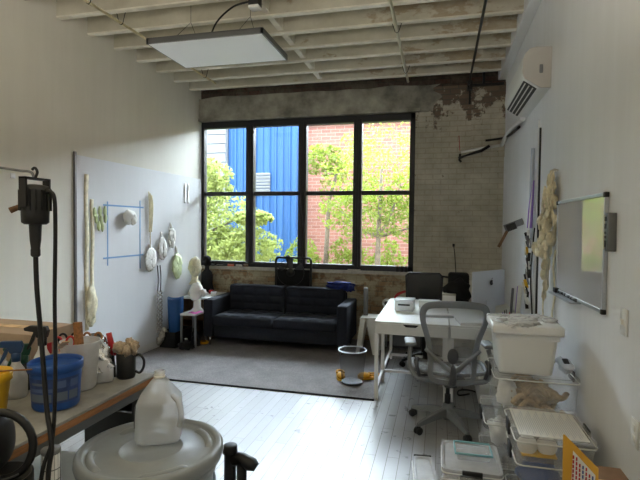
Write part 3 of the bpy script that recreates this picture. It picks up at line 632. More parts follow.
# blue cloth on sofa
b = MB(); b.blob((-1.28, 6.27, .8), (.17, .09, .05), .25, 2.2, 4, 4); b.blob((-1.38, 6.27, .79), (.09, .08, .035), .3, 2.2, 14, 3); b.blob((-1.16, 6.24, .775), (.07, .08, .05), .3, 3, 8, 3)
tag(b.build('blue_jacket', MT['bluecloth']), 'crumpled dark blue jacket lying on the sofa back', 'jacket')
# sill things
for i, (x, w_, h_, m, lb) in enumerate([(-3.33, .09, .035, 'blackp', 'dark little box on the sill, nearest the left wall'), (-3.2, .12, .03, 'blackp', 'flat dark case on the sill beneath the leftmost pane'), (-3.03, .1, .035, 'orange', 'dull orange packet on the window sill'), (-2.9, .1, .03, 'rope', 'grey flat object on the sill right of orange packet'), (-2.79, .07, .045, 'cardd', 'small brown box on the sill below first mullion')]):
    t = thing('sill_box', lb, 'box', (x, YB+.01, WZ0), .1*(i-2)); MB().rbox((-w_/2, -.03, 0), (w_/2, .02, h_), .006, 2).build('body', MT[m], t); MB().box((-w_/2+.004, -.031, h_*.6), (w_/2-.004, -.0285, h_*.7)).build('lid_line', MT['paper'], t)
for i, x in enumerate((-.56, -.5, -.44)):
    t = thing('dark_jar', ['small dark jar on the sill, left one of three by the window corner', 'small dark jar on the sill, middle one of three', 'small dark jar on the sill, right one of three by the window corner'][i], 'jar', (x, YB, WZ0), 0, 'dark jars on the sill')
    MB().lathe([(.024, 0), (.026, .01), (.026, .05), (.018, .06), (.018, .066)], seg=16).build('jar', MT['blackp'], t); MB().lathe([(.0, .066), (.02, .066), (.02, .08), (0, .082)], seg=16).build('lid', MT['cardd'], t)
t = thing('small_scissors', 'pale little tool lying on the sill under third mullion', 'tool', (-1.15, YB-.01, WZ0+.001)); MB().tube([(-.1, 0, .008), (.06, 0, .008)], .006, 6).tube([(-.02, -.012, .008), (.08, .008, .008)], .006, 6).build('body', MT['conduitw'], t)
# side tables
t = thing('side_table', 'small pale side table left of sofa with clutter below', 'table', (-3.04, 5.66, SZ)); SH = Vector((-.02, 0, 0))
MB().rbox((-3.235, 5.5, .425), (-3.01, 5.84, .45), .005, 2).build('table_top', MT['whitem'], t, True)
for x in (-3.222, -3.023):
    for y in (5.52, 5.82): MB().box((x-.012, y-.012, SZ), (x+.012, y+.012, .426)).build('leg', MT['plastic_g'], t, True)
t = thing('low_shelf', 'taller pale-topped shelf in the corner holding the heads', 'shelf', (-3.22, 6.2, SZ))
MB().rbox((-3.46, 5.9, .575), (-3.03, 6.5, .6), .005, 2).build('shelf_top', MT['whitem'], t, True)
for x in (-3.45, -3.06): MB().box((x, 5.92, SZ), (x+.02, 6.48, .575)).build('side_panel', MT['cardd'], t, True)
MB().box((-3.45, 5.93, .28), (-3.05, 6.47, .3)).build('shelf', MT['cardd'], t, True)
b = MB(); b.grid(lambda u, v: Vector((-3.13+.14*u, 5.52+.16*v, .456+.008*math.sin(u*7+v*4))), 8, 8); tag(b.build('pink_paper', MT['pink'], solid=.003), 'bright pink sheet on the small side table', 'paper')
t = thing('tissue_box', 'small white box on the corner shelf near sofa arm', 'box', (-3.07, 6.12, .6), .2); MB().rbox((-.035, -.03, 0), (.035, .03, .06), .004).build('body', MT['paper'], t); MB().box((-.02, -.015, .06), (.02, .015, .064)).build('opening', MT['plastic_d'], t)
def head(name, label, loc, rz, m, sc=1, neck=.1, bun=False, pole=0):
    t = thing(name, label, 'mannequin head', loc, rz); b = MB(); c = Vector((0, 0, neck+pole+.13*sc))
    b.blob(c, (.075*sc, .092*sc, .125*sc), .05, 2, 3, 4); b.blob(c+Vector((0, -.02, -.05))*sc, (.058*sc, .07*sc, .075*sc), .03, 2, 5, 3)
    b.blob(c+Vector((0, -.098, -.02))*sc, (.014*sc, .024*sc, .028*sc), 0, 1, 1, 2)
    for s_ in (-1, 1): b.blob(c+Vector((s_*.075, .01, -.015))*sc, (.01*sc, .02*sc, .03*sc), 0, 1, 1, 2); b.blob(c+Vector((s_*.03, -.083, .012))*sc, (.016*sc, .012*sc, .008*sc), 0, 1, 1, 2)
    b.blob(c+Vector((0, -.088, -.062))*sc, (.024*sc, .012*sc, .009*sc), 0, 1, 1, 2)
    b.build('face', m, t)
    MB().lathe([(.085, pole), (.08, pole+.015), (.05, pole+.05), (.045, pole+neck+.06)], (0, .01, 0), 20).build('neck', m, t)
    if bun: MB().blob(c+Vector((.07, .07, -.01)), (.05, .045, .045), .3, 3, 4, 3).build('bun', m, t)
    return t
head('plaster_mannequin', 'white plaster head on the small side table, lower of two pale heads', (-3.12, 5.72, .45), -.7, MT['latexp'], 1.0, .13, True)
t = head('plaster_mannequin', 'cream plaster head in the corner, higher of two pale heads', (-3.33, 6.06, .6), .5, MT['latex'], 1.12, .1, pole=.16)
MB().lathe([(.07, 0), (.06, .01), (.015, .02), (.015, .17)], (0, .01, 0), 16).build('stand', MT['galv'], t)
t = thing('mannequin_bust', 'slim black mannequin bust in the corner beside the window', 'mannequin bust', (-3.33, 6.42, .6))
MB().blob((0, 0, .46), (.065, .075, .085), .06, 2, 1, 3).build('head', MT['blackc'], t)
MB().lathe([(.1, 0), (.11, .03), (.085, .12), (.09, .25), (.075, .3), (.035, .34), (.03, .41)], seg=20, sy=.7).build('torso', MT['blackc'], t)
t = thing('red_bottle', 'red lidded pot beside the black bust on the corner shelf', 'pot', (-3.2, 6.3, .6)); MB().lathe([(.03, 0), (.035, .01), (.035, .05), (.0, .055)], seg=16).build('body', MT['red'], t); MB().lathe([(.02, .055), (.02, .065), (0, .066)], seg=12).build('lid', MT['blackp'], t)
t = thing('black_crate', 'black crate on the rug in the left corner', 'crate', (-3.3, 5.6, SZ)); b = MB()
x0, x1, y0, y1, h = -3.48, -3.25, 5.42, 5.86, .2
for A, B in (((x0, y0), (x1, y0+.015)), ((x0, y1-.015), (x1, y1)), ((x0, y0), (x0+.015, y1)), ((x1-.015, y0), (x1, y1))): b.box((A[0], A[1], SZ), (B[0], B[1], SZ+h))
b.box((x0, y0, SZ), (x1, y1, SZ+.012)); b.build('body', MT['blackp'], t, True, bevel=.003)
t = thing('folded_blue_tarp', 'tall folded blue plastic sheet standing in the black crate', 'tarp', (-3.33, 5.6, SZ+.012)); b = MB()
b.grid(lambda u, v: Vector((-3.37+(.065+.03*v)*math.cos(u*2*PI), 5.62+(.1+.02*v)*math.sin(u*2*PI)+.01*math.sin(u*25), .03+.6*v+.015*math.sin(u*14)*v)), 40, 10)
b.grid(lambda u, v: Vector((-3.36+(.04+.02*v)*math.cos(u*5), 5.62+(.06+.02*v)*math.sin(u*5), .03+.58*v)), 20, 6); b.build('sheet', MT['bluef'], t, True, solid=.003)
for i, (x, y, r, h, m, lb) in enumerate([(-3.12, 5.46, .035, .13, 'rope', 'small grey bottle standing on the rug by the black crate'), (-3.08, 5.63, .06, .16, 'blackp', 'black round tub under the small side table'), (-3.16, 5.75, .05, .2, 'dkmetal', 'dark tin at the back under the small side table')]):
    t = thing('small_bottle' if not i else 'dark_tin', lb, 'bottle' if not i else 'tin', (x, y, SZ)); MB().lathe([(r, 0), (r, h*.7), (r*.5, h*.8), (r*.5, h*.9)], seg=16).build('body', MT['blackp'] if not i else MT[m], t); MB().lathe([(r*.55, h*.88), (r*.55, h), (0, h)], seg=14).build('cap', MT[m], t)
t = thing('yellow_tape_roll', 'yellow and black roll on floor under side table', 'tape roll', (-3.02, 5.74, SZ)); MB().tube([(.045*math.cos(a*PI/8), .045*math.sin(a*PI/8), .02) for a in range(16)], .018, 8, cyc=True).build('roll', MT['yellow'], t); MB().lathe([(.028, .003), (.028, .037)], seg=16).build('core', MT['blackp'], t)
b = MB(); b.blob((-3.09, 5.4, SZ+.05), (.1, .06, .05), .3, 2, 3, 3); tag(b.build('black_bag', MT['blackc']), 'small crumpled black bag on the rug before the crate', 'bag')

# ================================================================== STEP STOOL, BASKET, SHOES
t = thing('step_stool', 'white plastic step stool with tall handle between sofa and desk', 'step stool', (-.8, 6.0, SZ), .0)
MB().rbox((-.925, 5.98, .44), (-.87, 6.02, .82), .008, 2, taper=1.0).build('handle_post', MT['plastic_g'], t, True)
MB().prism([(-.95, .45), (-.68, .45), (-.7, .47), (-.93, .47)], 'Y', 5.82, 6.12).build('step', MT['whitem'], t, True)
for y in (5.84, 6.1):
    MB().prism([(-.94, .45), (-.87, .45), (-.95, SZ), (-.99, SZ)], 'Y', y-.015, y+.015).build('leg', MT['whitem'], t, True)
    MB().prism([(-.87, .45), (-.69, .45), (-.7, SZ), (-.78, SZ)], 'Y', y-.015, y+.015).build('side_leg', MT['whitem'], t, True)
t = thing('low_cabinet', 'low grey cabinet against the wall behind the desk corner', 'cabinet', (-.42, 6.4, SZ))
MB().rbox((-.6, 6.24, SZ), (-.2, 6.54, .56), .006, 2).build('body', MT['plastic_d'], t, True)
MB().box((-.58, 6.225, .05), (-.22, 6.238, .54)).build('door', MT['plastic_g'], t, True, bevel=.003)
MB().box((-.28, 6.205, .3), (-.26, 6.226, .4)).build('handle', MT['blackp'], t, True)
t = thing('red_pump', 'red bent plastic tool lying behind the desk corner', 'tool', (-.5, 6.32, .56)); MB().tube([(-.06, 0, .02), (-.05, 0, .1), (-.02, 0, .15), (.07, 0, .19), (.1, 0, .17)], [.025, .022, .02, .016, .01], 10, spl=5).build('body', MT['red'], t); MB().tube([(.08, 0, .18), (.15, 0, .2)], .012, 8).build('nozzle', MT['blackp'], t)
t = thing('round_gauge', 'small pale round clock lying beside step stool', 'clock', (-.66, 6.28, SZ)); MB().cyl((0, 0, 0), (0, 0, .52), .012, seg=8).build('stand', MT['whitem'], t); MB().lathe([(0, 0), (.06, 0), (.06, .03), (0, .03)], (0, 0, .58), 20, mtx=RX(PI/2)).build('rim', MT['whitem'], t); MB().lathe([(0, 0), (.03, 0), (.03, .01), (0, .01)], (0, -.03, .58), 20, mtx=RX(PI/2)).build('dial', MT['blackp'], t)
t = thing('waste_basket', 'grey wire mesh waste basket standing on the rug edge', 'waste basket', (-.835, 4.72, SZ))
MB().lathe([(.108, .02), (.14, .335)], seg=40, caps=False).build('mesh_side', MT['binmesh'], t); MB().lathe([(0, .004), (.105, .004), (.108, .02), (.1, .022), (0, .01)], seg=32).build('base', MT['dkmetal'], t)
MB().tube([(.141*math.cos(a*PI/20), .141*math.sin(a*PI/20), .338) for a in range(40)], .006, 6, cyc=True).build('rim', MT['alu'], t)
def clog(label, x, y, rz):
    t = thing('clog', label, 'shoe', (x, y, SZ), rz, 'yellow clogs')
    b = MB(); b.blob((0, -.05, .035), (.045, .07, .035), .04, 1.5, 2, 3); b.box((-.03, -.0, 0), (.03, .09, .02)); b.build('upper', MT['yellow'], t)
    MB().tube([(.036, .0, .05), (.03, .08, .045), (0, .11, .045), (-.03, .08, .045), (-.036, 0, .05)], .011, 8, spl=4).build('heel_strap', MT['yellow'], t)
    MB().prism([(.045*math.cos(a), -.05+.07*math.sin(a)) if math.sin(a) < 0 else (.04*math.cos(a), .02+.08*math.sin(a)) for a in [i*PI/8 for i in range(16)]], 'Z', 0, .014).build('sole', MT['yel2'], t)
clog('yellow clog on the rug left of waste basket', -.985, 4.86, .3); clog('yellow clog on the rug between waste basket and desk leg', -.69, 4.9, -1.2)

# ================================================================== DESKS
def desk(label, x0, x1, y0, y1, slot):
    t = thing('desk', label, 'desk', ((x0+x1)/2, (y0+y1)/2, 0))
    MB().box((x0, y0, .712), (x1, y1, .73)).build('desk_top', MT['whitem'], t, True, bevel=.003)
    MB().box((x0+.01, y0+.02, .61), (x0+.03, y1-.02, .712)).box((x1-.03, y0+.02, .61), (x1-.01, y1-.02, .712)).box((x0+.03, y1-.04, .61), (x1-.03, y1-.02, .712)).build('apron', MT['whitem'], t, True)
    MB().box((x0+.008, y0+.004, .612), (x1-.008, y0+.022, .71)).build('drawer_front', MT['whitem'], t, True, bevel=.003)
    if slot: MB().prism([(slot-.07, .7105), (slot+.07, .7105), (slot+.045, .688), (slot-.045, .688)], 'Y', y0+.001, y0+.006).build('drawer_slot', MT['blackp'], t, True)
    for x in (x0+.02, x1-.02):
        for y in (y0+.03, y0+.55, y1-.03): MB().box((x-.017, y-.017, 0), (x+.017, y+.017, .612)).build('leg', MT['white'], t, True)
        MB().box((x-.012, y0+.04, .1), (x+.012, y1-.04, .125)).build('side_rail', MT['white'], t, True)
    for y in (y0+.55, y1-.25): MB().box((x0+.03, y-.012, .1), (x1-.03, y+.012, .125)).build('cross_rail', MT['white'], t, True)
    return t
desk('white desk with drawer and black finger slot, left of the mesh chair', -.57, .09, 4.355, 5.8, -.24)
desk('white desk against the right wall carrying the silver computer', .1, .76, 4.36, 5.8, 0)
t = thing('pedestal_unit', 'white drawer pedestal under the right-hand desk', 'drawer unit', (.5, 4.7, 0))
MB().box((.36, 4.42, .03), (.72, 4.95, .58)).build('body', MT['whitem'], t, True)
for i in range(3): d = MB().box((.362, 4.403, .045+.178*i), (.718, 4.42, .215+.178*i)).build('drawer', MT['whitem'], t, True, bevel=.003); MB().box((.49, 4.395, .19+.178*i), (.59, 4.404, .2+.178*i)).build('pull', MT['galv'], d, True)
MB().box((.37, 4.43, 0), (.71, 4.94, .03)).build('plinth', MT['blackp'], t, True)
# computer
a = math.atan2(.35, .27)
t = thing('desktop_computer', 'silver all-in-one computer seen from behind with dark apple logo', 'computer', (.45, 4.68, .73), a)
b = MB(); b.rbox((-.264, -.006, .13), (.264, .006, .47), .004, 2); b.build('casing', MT['imac'], t)
b = MB(); b.blob((0, .0-.004, .3), (.22, .012, .13), 0, 1, 1, 4); b.build('rear_bulge', MT['imac'], t)
MB().rbox((-.255, .0062, .2), (.255, .0075, .46), .0005, 1).build('screen', MT['blackp'], t)
b = MB(); b.prism([(-.09, 0), (-.085, .008), (.1, .008), (.1, 0)], 'X', -.1, .1); b.prism([(-.015, 0), (-.035, .2), (-.024, .2), (-.0, .008)], 'X', -.075, .075); b.build('stand', MT['imac'], t)
def ellipse(cx, cz, rx, rz, n=20, a0=0, a1=2*PI): return [(cx+rx*math.cos(a0+(a1-a0)*i/n), cz+rz*math.sin(a0+(a1-a0)*i/n)) for i in range(n)]
lg = MB(); Lz = .36
out = []
for i in range(40):
    q = 2*PI*i/40; r = .026*(1-.12*abs(math.cos(q))**8*0); x = r*math.cos(q)*.95; z = r*math.sin(q)*1.02
    if abs(x) < .01: z -= .004*(1-abs(x)/.01)*(1 if z > 0 else -1)*1.0
    dx, dz = x-.031, z-.006
    if math.hypot(dx, dz) < .014: k3 = .014/max(1e-5, math.hypot(dx, dz)); x, z = .031+dx*k3, .006+dz*k3
    out.append((x, Lz+z))
lg.prism(out, 'Y', -.0285, -.0265); lg.prism([(.002, Lz+.028), (.003, Lz+.036), (.01, Lz+.043), (.014, Lz+.042), (.012, Lz+.034), (.007, Lz+.029)], 'Y', -.0285, -.0265)
lg.build('logo', MT['blackp'], t)
# other desk items
t = thing('clear_tray', 'clear plastic drawer box with dark slot on the left desk', 'box', (-.34, 5.02, .73), -.05)
b = MB(); b.rbox((-.095, -.09, 0), (.095, .09, .11), .012, 3); b.build('box', MT['frost'], t); MB().rbox((-.1, -.095, .105), (.1, .095, .125), .008, 2).build('lid', MT['frost'], t); MB().box((-.06, -.098, .06), (.06, -.093, .078)).build('label_slot', MT['blackp'], t)
t = thing('white_carton', 'plain white carton on the left desk behind the mesh chair', 'carton', (-.1, 5.3, .73), .05); MB().rbox((-.11, -.07, 0), (.11, .07, .07), .004).build('box', MT['paper'], t); MB().box((-.112, -.072, .055), (.112, .072, .072)).build('lid', MT['whitem'], t)
t = thing('white_carton', 'small white carton at the far end of right desk', 'carton', (.13, 5.46, .73), 0, None); MB().rbox((-.09, -.06, 0), (.05, .06, .13), .004).build('box', MT['paper'], t); MB().box((-.092, -.062, .12), (.052, .062, .133)).build('lid', MT['sill'], t)
t = thing('keyboard', 'flat pale keyboard slab on the left desk', 'keyboard', (-.02, 4.75, .73), .1); MB().rbox((-.16, -.06, 0), (.16, .06, .022), .004).build('body', MT['alu'], t); MB().box((-.15, -.05, .0222), (.15, .05, .026)).build('keys', MT['paper'], t)
t = thing('paper_stack', 'stack of white papers near front of right desk', 'papers', (.28, 4.52, .73), .15); MB().box((-.11, -.14, 0), (.11, .14, .025)).build('sheets', MT['paper'], t); MB().box((-.1, -.13, .0255), (.1, .13, .027)).build('top_sheet', MT['whitem'], t)
b = MB(); b.rbox((.1, 5.58, .731), (.33, 5.75, 1.08), .03, 3); b.blob((.2, 5.56, .87), (.14, .1, .14), .2, 2, 3, 3); t = b.build('black_backpack', MT['blackc']); tag(t, 'black backpack standing on desk behind the silver computer', 'bag')
MB().tube([(.1, 5.6, 1.03), (.03, 5.58, 1.04), (.02, 5.58, 1.02)], .012, 6).build('strap', MT['blackc'], t, True)
t = thing('pen_cup', 'dark pen cup full of pens right of silver computer', 'cup', (.58, 4.42, .73)); MB().lathe([(.03, 0), (.035, .09), (.032, .09), (.028, .005), (0, .005)], seg=18).build('cup', MT['blackp'], t)
for i in range(8): a = i*.8; tag(MB().tube([(.58+.015*math.cos(a), 4.42+.015*math.sin(a), .74), (.58+.035*math.cos(a), 4.42+.03*math.sin(a), .84+.02*(i % 3))], .004, 6).build('pen', MT[['blackp', 'red', 'galv', 'blackp', 'purple', 'blackp', 'dkmetal', 'blackp'][i]]), 'pen or small tool standing in the dark pen cup', 'pen', 'pens in the pen cup')
for i, (x, m) in enumerate([(.46, 'blackp'), (.515, 'dkmetal')]):
    t = thing('ink_bottle', ['black ink bottle at the foot of silver computer, left one', 'dark ink bottle between silver computer and pen cup'][i], 'bottle', (x, 4.4, .73)); MB().lathe([(.02, 0), (.022, .05), (.01, .06)], seg=14).build('bottle', MT[m], t); MB().lathe([(.012, .058), (.012, .08), (0, .08)], seg=12).build('cap', MT['paper' if i else 'blackp'], t)
t = thing('card_box', 'small grey box with orange lid beside the pen cup', 'box', (.69, 4.42, .73)); MB().rbox((-.05, -.04, 0), (.05, .04, .07), .003).build('box', MT['plastic_g'], t); MB().rbox((-.052, -.042, .065), (.052, .042, .085), .003).build('lid', MT['orange'], t)
for i, (x, y, r, h, m, lb) in enumerate([(.71, 4.72, .02, .34, 'paper', 'tall white paper roll leaning on wall behind the pen cup'), (.66, 4.8, .012, .3, 'galv', 'thin grey tube left of the white paper roll'), (.735, 4.95, .016, .3, 'purple', 'slim violet tube standing furthest back by the wall')]):
    t = thing('paper_roll', lb, 'roll', (x, y, .73)); MB().lathe([(0, 0), (r, 0), (r*1.0, h), (r*.8, h), (r*.8, h-.03), (0, h-.03)], seg=14, mtx=RY(.06)).build('tube', MT[m], t)
MB_ = MB().tube([(.3, 4.72, .012), (.2, 4.66, .01), (.21, 4.8, .01), (.32, 4.83, .01), (.45, 4.7, .01)], .008, 6, spl=6).build('floor_cable', MT['rubber']); tag(MB_, 'looped black cable lying on floor boards under right desk', 'cable')
t = thing('hanging_cable', 'thin dark cord hanging down the brick wall behind the black chair', 'cord', (.2, YB-.01, 1.0)); MB().tube([(.18, YB-.012, 1.36), (.2, YB-.015, 1.2), (.23, YB-.015, .8)], .006, 6, spl=4).build('cord', MT['rubber'], t, True); MB().rbox((.165, YB-.02, 1.34), (.195, YB-.001, 1.38), .004, 1).build('plug', MT['rubber'], t, True)

# ================================================================== OFFICE CHAIRS (local: faces +Y)
def star(t, m, n=5, r=.31, a0=0, z=.09, cm='blackp'):
    for i in range(n):
        a = a0+i*2*PI/n; d = Vector((math.cos(a), math.sin(a), 0)); e = Vector((-d.y, d.x, 0)); b = MB()
        sec = []
        for (s_, w_, zt, zb) in ((.02, .028, .155, .085), (.15, .026, .135, .085), (r-.02, .018, .098, .066), (r+.01, .014, .088, .066)):
            sec.append([b.bm.verts.new(d*s_+e*q+Vector((0, 0, zz))) for q, zz in ((-w_, zb), (w_, zb), (w_*.75, zt), (-w_*.75, zt))])
        for A, B in zip(sec, sec[1:]):
            for k2 in range(4): b._f([A[k2], A[(k2+1) % 4], B[(k2+1) % 4], B[k2]], ((0,1,2,3),), False)
        b._f(sec[0], ((0,1,2,3),)); b._f(sec[-1], ((3,2,1,0),))
        lg_ = b.build('base_leg', m, t, bevel=.004)
        c = d*r; b = MB()
        for s_ in (-1, 1): b.lathe([(0, -.011), (.022, -.011), (.029, -.006), (.029, .006), (.022, .011), (0, .011)], c+e*0+Vector((e.x*.016*s_, e.y*.016*s_, .0295)), 18, mtx=Matrix.Rotation(PI/2, 3, d))
        b.box((c.x-.016, c.y-.016, .03), (c.x+.016, c.y+.016, .066)); b.build('caster', MT[cm], lg_)
def aeron(label, loc, rz):
    t = thing('office_chair', label, 'chair', loc, rz)
    g_, d_ = MT['plastic_g'], MT['plastic_d']
    star(t, g_, a0=PI/2-.25)
    MB().lathe([(.035, .06), (.042, .08), (.042, .17), (.03, .19)], seg=20).build('hub', g_, t); MB().cyl((0, 0, .18), (0, 0, .4), .016, seg=14).cyl((0, 0, .18), (0, 0, .26), .024, seg=14).build('gas_column', MT['blackp'], t)
    b = MB(); b.rbox((-.12, -.16, .375), (.12, .14, .43), .02, 3); b.rbox((-.05, -.2, .37), (.05, -.1, .42), .015, 2); b.build('tilt_mechanism', d_, t)
    MB().tube([(-.1, .04, .4), (-.2, .02, .395), (-.27, .0, .4)], [.012, .012, .02], 8).build('adjust_lever', d_, t)
    # seat
    def seatp(u, v):
        x = (u-.5)*.5*(.88+.24*math.sin(PI*(.25+.5*v))); return Vector((x, -.2+.45*v, .475+.03*(2*u-1)**2-.03*math.sin(PI*v)*.6-(.04*max(0, v-.75)/.25)))
    MB().grid(seatp, 16, 14).build('seat_mesh', MT['mesh'], t, solid=.006)
    MB().tube([seatp(*q) for q in [(i/10, 0) for i in range(10)]+[(1, i/10) for i in range(10)]+[(1-i/10, 1) for i in range(10)]+[(0, 1-i/10) for i in range(10)]], .016, 8, cyc=True).build('seat_frame', g_, t)
    # back : outline in (x, h) then bent
    def bk(x, h): # h .40 .. 1.07
        return Vector((x, -.24-.16*((h-.4)/.67)**1.2+.045*math.sin(PI*(h-.4)/.67)+.10*(x/.26)**2*.4, h))
    O = [(-.1, .412), (-.16, .43), (-.18, .49), (-.178, .58), (-.185, .66), (-.205, .76), (-.24, .88), (-.25, .97), (-.222, 1.035), (-.15, 1.062), (0, 1.07), (.15, 1.062), (.222, 1.035), (.25, .97), (.24, .88), (.205, .76), (.185, .66), (.178, .58), (.18, .49), (.16, .43), (.1, .412), (0, .408)]
    P = spline([Vector((x, h, 0)) for x, h in O], 4, True)
    b = MB(); N = len(P); cen = Vector((0, .74, 0)); rings = []
    for i, p in enumerate(P):
        tt = (P[(i+1) % N]-P[i-1]).normalized(); nn = Vector((tt.y, -tt.x, 0)); 
        if nn.dot(p-cen) < 0: nn = -nn
        wi = .04+.012*max(0, (p.y-.9)/.17)
        q0 = p; q1 = p-nn*wi; ring = []
        for q, dy in ((q0, -.008), (q1, -.014), (q1, .012), (q0, .008)): v = bk(q.x, q.y); ring.append(b.bm.verts.new(v+Vector((0, dy, 0))))
        rings.append(ring)
    for i in range(N):
        A, B = rings[i], rings[(i+1) % N]
        for k2 in range(4): b._f([A[k2], A[(k2+1) % 4], B[(k2+1) % 4], B[k2]], ((0,1,2,3),), True)
    b.build('back_frame', g_, t, bevel=.004)
    b = MB(); ring2 = [b.bm.verts.new(bk(*( (p-(p-cen).normalized()*.02)[:2]))) for p in P]
    mid = [b.bm.verts.new(bk(*((cen+(p-cen)*.5)[:2]))) for p in P]; c0 = b.bm.verts.new(bk(0, .74))
    for i in range(N): b._f([ring2[i], ring2[(i+1) % N], mid[(i+1) % N], mid[i]], ((0,1,2,3),), True); b._f([mid[i], mid[(i+1) % N], c0], ((0,1,2),), True)
    b.build('back_mesh', MT['mesh'], t)
    off = Vector((0, -.03, 0))
    MB().tube([bk(-.2, .68)+off*.4, bk(-.1, .6)+off*1.3, bk(0, .53)+off*1.8, bk(.1, .6)+off*1.3, bk(.2, .68)+off*.4], [.014, .017, .022, .017, .014], 8, spl=5).build('support_yoke', g_, t)
    MB().tube([Vector((0, -.16, .4)), bk(0, .45)+off*1.8, bk(0, .56)+off*1.6], [.03, .028, .02], 8, spl=4).build('spine', d_, t)
    b = MB(); b.blob(bk(0, .635)+off*.7, (.04, .012, .06), .0, 1, 1, 3); b.blob(bk(0, .52)+off*2.3, (.022, .012, .07), 0, 1, 1, 3); b.build('lumbar_pad', d_, t)
    for s_ in (-1, 1):
        MB().tube([(s_*.13, -.2, .43), (s_*.24, -.23, .45), (s_*.3, -.17, .5), (s_*.31, -.08, .58), (s_*.3, -.04, .64)], [.022, .02, .018, .016, .02], 8, spl=5).build('arm_support', g_, t)
        MB().tube([(s_*.24, -.24, .47), (s_*.262, -.255, .56), (s_*.25, -.22, .6)], .014, 8, spl=4).build('arm_bracket', d_, t)
        b = MB(); b.rbox((s_*.3-.045, -.12, .655), (s_*.3+.045, .15, .685), .014, 3, rot=RX(-.06)); b.build('arm_pad', g_, t)
    return t
aeron('grey high-backed mesh office chair standing in front of white desk', (.083, 3.93, 0), .1)
t = thing('task_chair', 'black mesh-back task chair tucked behind the white desk', 'chair', (-.16, 5.62, 0), PI+.05)
star(t, MT['blackp'], r=.27, a0=.5, cm='blackp'); MB().cyl((0, 0, .1), (0, 0, .42), .025, seg=12).build('gas_column', MT['blackp'], t)
MB().rbox((-.23, -.22, .42), (.23, .24, .5), .03, 3).build('seat', MT['blackc'], t)
b = MB(); b.tube([(-.15, -.3, .62), (-.2, -.3, .68), (-.215, -.33, 1.0), (-.18, -.335, 1.03), (.18, -.335, 1.03), (.215, -.33, 1.0), (.2, -.3, .68), (.15, -.3, .62)], .014, 8, cyc=True); b.build('back_frame', MT['blackp'], t)
MB().box((-.2, -.32, .64), (.2, -.312, 1.02)).build('back_mesh', MT['meshb'], t); MB().tube([(0, -.1, .44), (0, -.33, .5), (0, -.35, .85)], .022, 8, spl=4).build('back_support', MT['blackp'], t)
MB().rbox((-.06, -.35, .74), (.06, -.325, .86), .01, 2).build('lumbar_pad', MT['plastic_d'], t)

# ================================================================== STORAGE STACK
def bin_(label, x0, x1, y0, y1, z0, z1, m='clearp', lid='clearp', latch=True, rz=0, group=None, taper=.92, lat_side=True, open_=False):
    cx, cy = (x0+x1)/2, (y0+y1)/2; hx, hy, h = (x1-x0)/2, (y1-y0)/2, z1-z0
    t = thing('storage_bin', label, 'storage bin', (cx, cy, z0), rz, group)
    b = MB(); rings = []
    def rr(sx, sy, z, r=.03):
        out = []
        for qx, qy, a0 in ((sx-r, sy-r, 0), (-sx+r, sy-r, 90), (-sx+r, -sy+r, 180), (sx-r, -sy+r, 270)):
            for k2 in range(5): a = math.radians(a0+k2*22.5); out.append((qx+r*math.cos(a), qy+r*math.sin(a), z))
        return out
    lv = [rr(hx*taper*.97, hy*taper*.97, 0), rr(hx*taper, hy*taper, .012), rr(hx*.965, hy*.965, h-.035), rr(hx*.965, hy*.965, h-.03), rr(hx*.99, hy*.99, h-.028), rr(hx*.99, hy*.99, h-.016)]
    for L in lv: rings.append([b.bm.verts.new(p) for p in L])
    for A, B in zip(rings, rings[1:]):
        for k2 in range(20): b._f([A[k2], A[(k2+1) % 20], B[(k2+1) % 20], B[k2]], ((0,1,2,3),), True)
    b._f(rings[0], (range(20),)); b.build('tub', MT[m], t)
    MB().tube([(x*1.0, y*1.0, h-.022) for x, y, z in rr(hx*.99, hy*.99, 0)], .004, 5, cyc=True).build('rim', MT['whitem' if m != 'tub' else 'tub'], t)
    b = MB()
    if not open_:
        lv = [rr(hx*.99, hy*.99, h-.016), rr(hx, hy, h-.012), rr(hx, hy, h), rr(hx-.012, hy-.012, h+.0), rr(hx-.02, hy-.02, h-.009)]
        rings = [[b.bm.verts.new(p) for p in L] for L in lv]
        for A, B in zip(rings, rings[1:]):
            for k2 in range(20): b._f([A[k2], A[(k2+1) % 20], B[(k2+1) % 20], B[k2]], ((0,1,2,3),), False)
        b._f(rings[-1], (range(20),)); b.build('lid', MT[lid], t)
    if latch:
        for s_ in (-1, 1):
            if lat_side: MB().rbox((s_*(hx+.004)-.006, -.05, h-.06), (s_*(hx+.004)+.006, .05, h+.002), .003, 1).build('latch', MT['blackp'], t)
            else: MB().rbox((-.05, s_*(hy+.004)-.006, h-.045), (.05, s_*(hy+.004)+.006, h+.004), .003, 1).build('latch', MT['blackp'], t)
    return t
bin_('large clear bin on the floor at the bottom of tall rear stack', .27, .74, 2.86, 3.3, 0, .245)
bin_('clear bin with dark latches second from the bottom of rear stack', .27, .74, 2.86, 3.3, .246, .492)
bin_('clear bin holding tan cables directly under the tall white tub', .315, .765, 2.85, 3.3, .493, .765)
bin_('tall white plastic tub on top of the rear stack, heaped with bags', .315, .66, 2.86, 3.22, .766, 1.05, 'tub', 'tub', False, taper=.84, open_=True)
t = [o for o in bpy.data.objects if o.get('label', '').startswith('tall white plastic tub')][0]
MB().rbox((.3, 2.845, 1.0), (.675, 3.235, 1.05), .008, 2).box((.322, 2.868, .97), (.655, 3.212, 1.0)).build('rim', MT['tub'], t, True)
b = MB()
for i in range(26): b.blob((random.uniform(.34, .64), random.uniform(2.89, 3.19), 1.05+random.uniform(-.005, .006)), (random.uniform(.04, .07), random.uniform(.03, .06), random.uniform(.008, .016)), .35, 2.5, i, 3, RZ(random.uniform(0, 3)))
tag(b.build('plastic_bags', MT['bagm']), 'crumpled clear plastic bags heaped in the tall white tub', 'plastic bag', None, 'stuff')
b = MB()
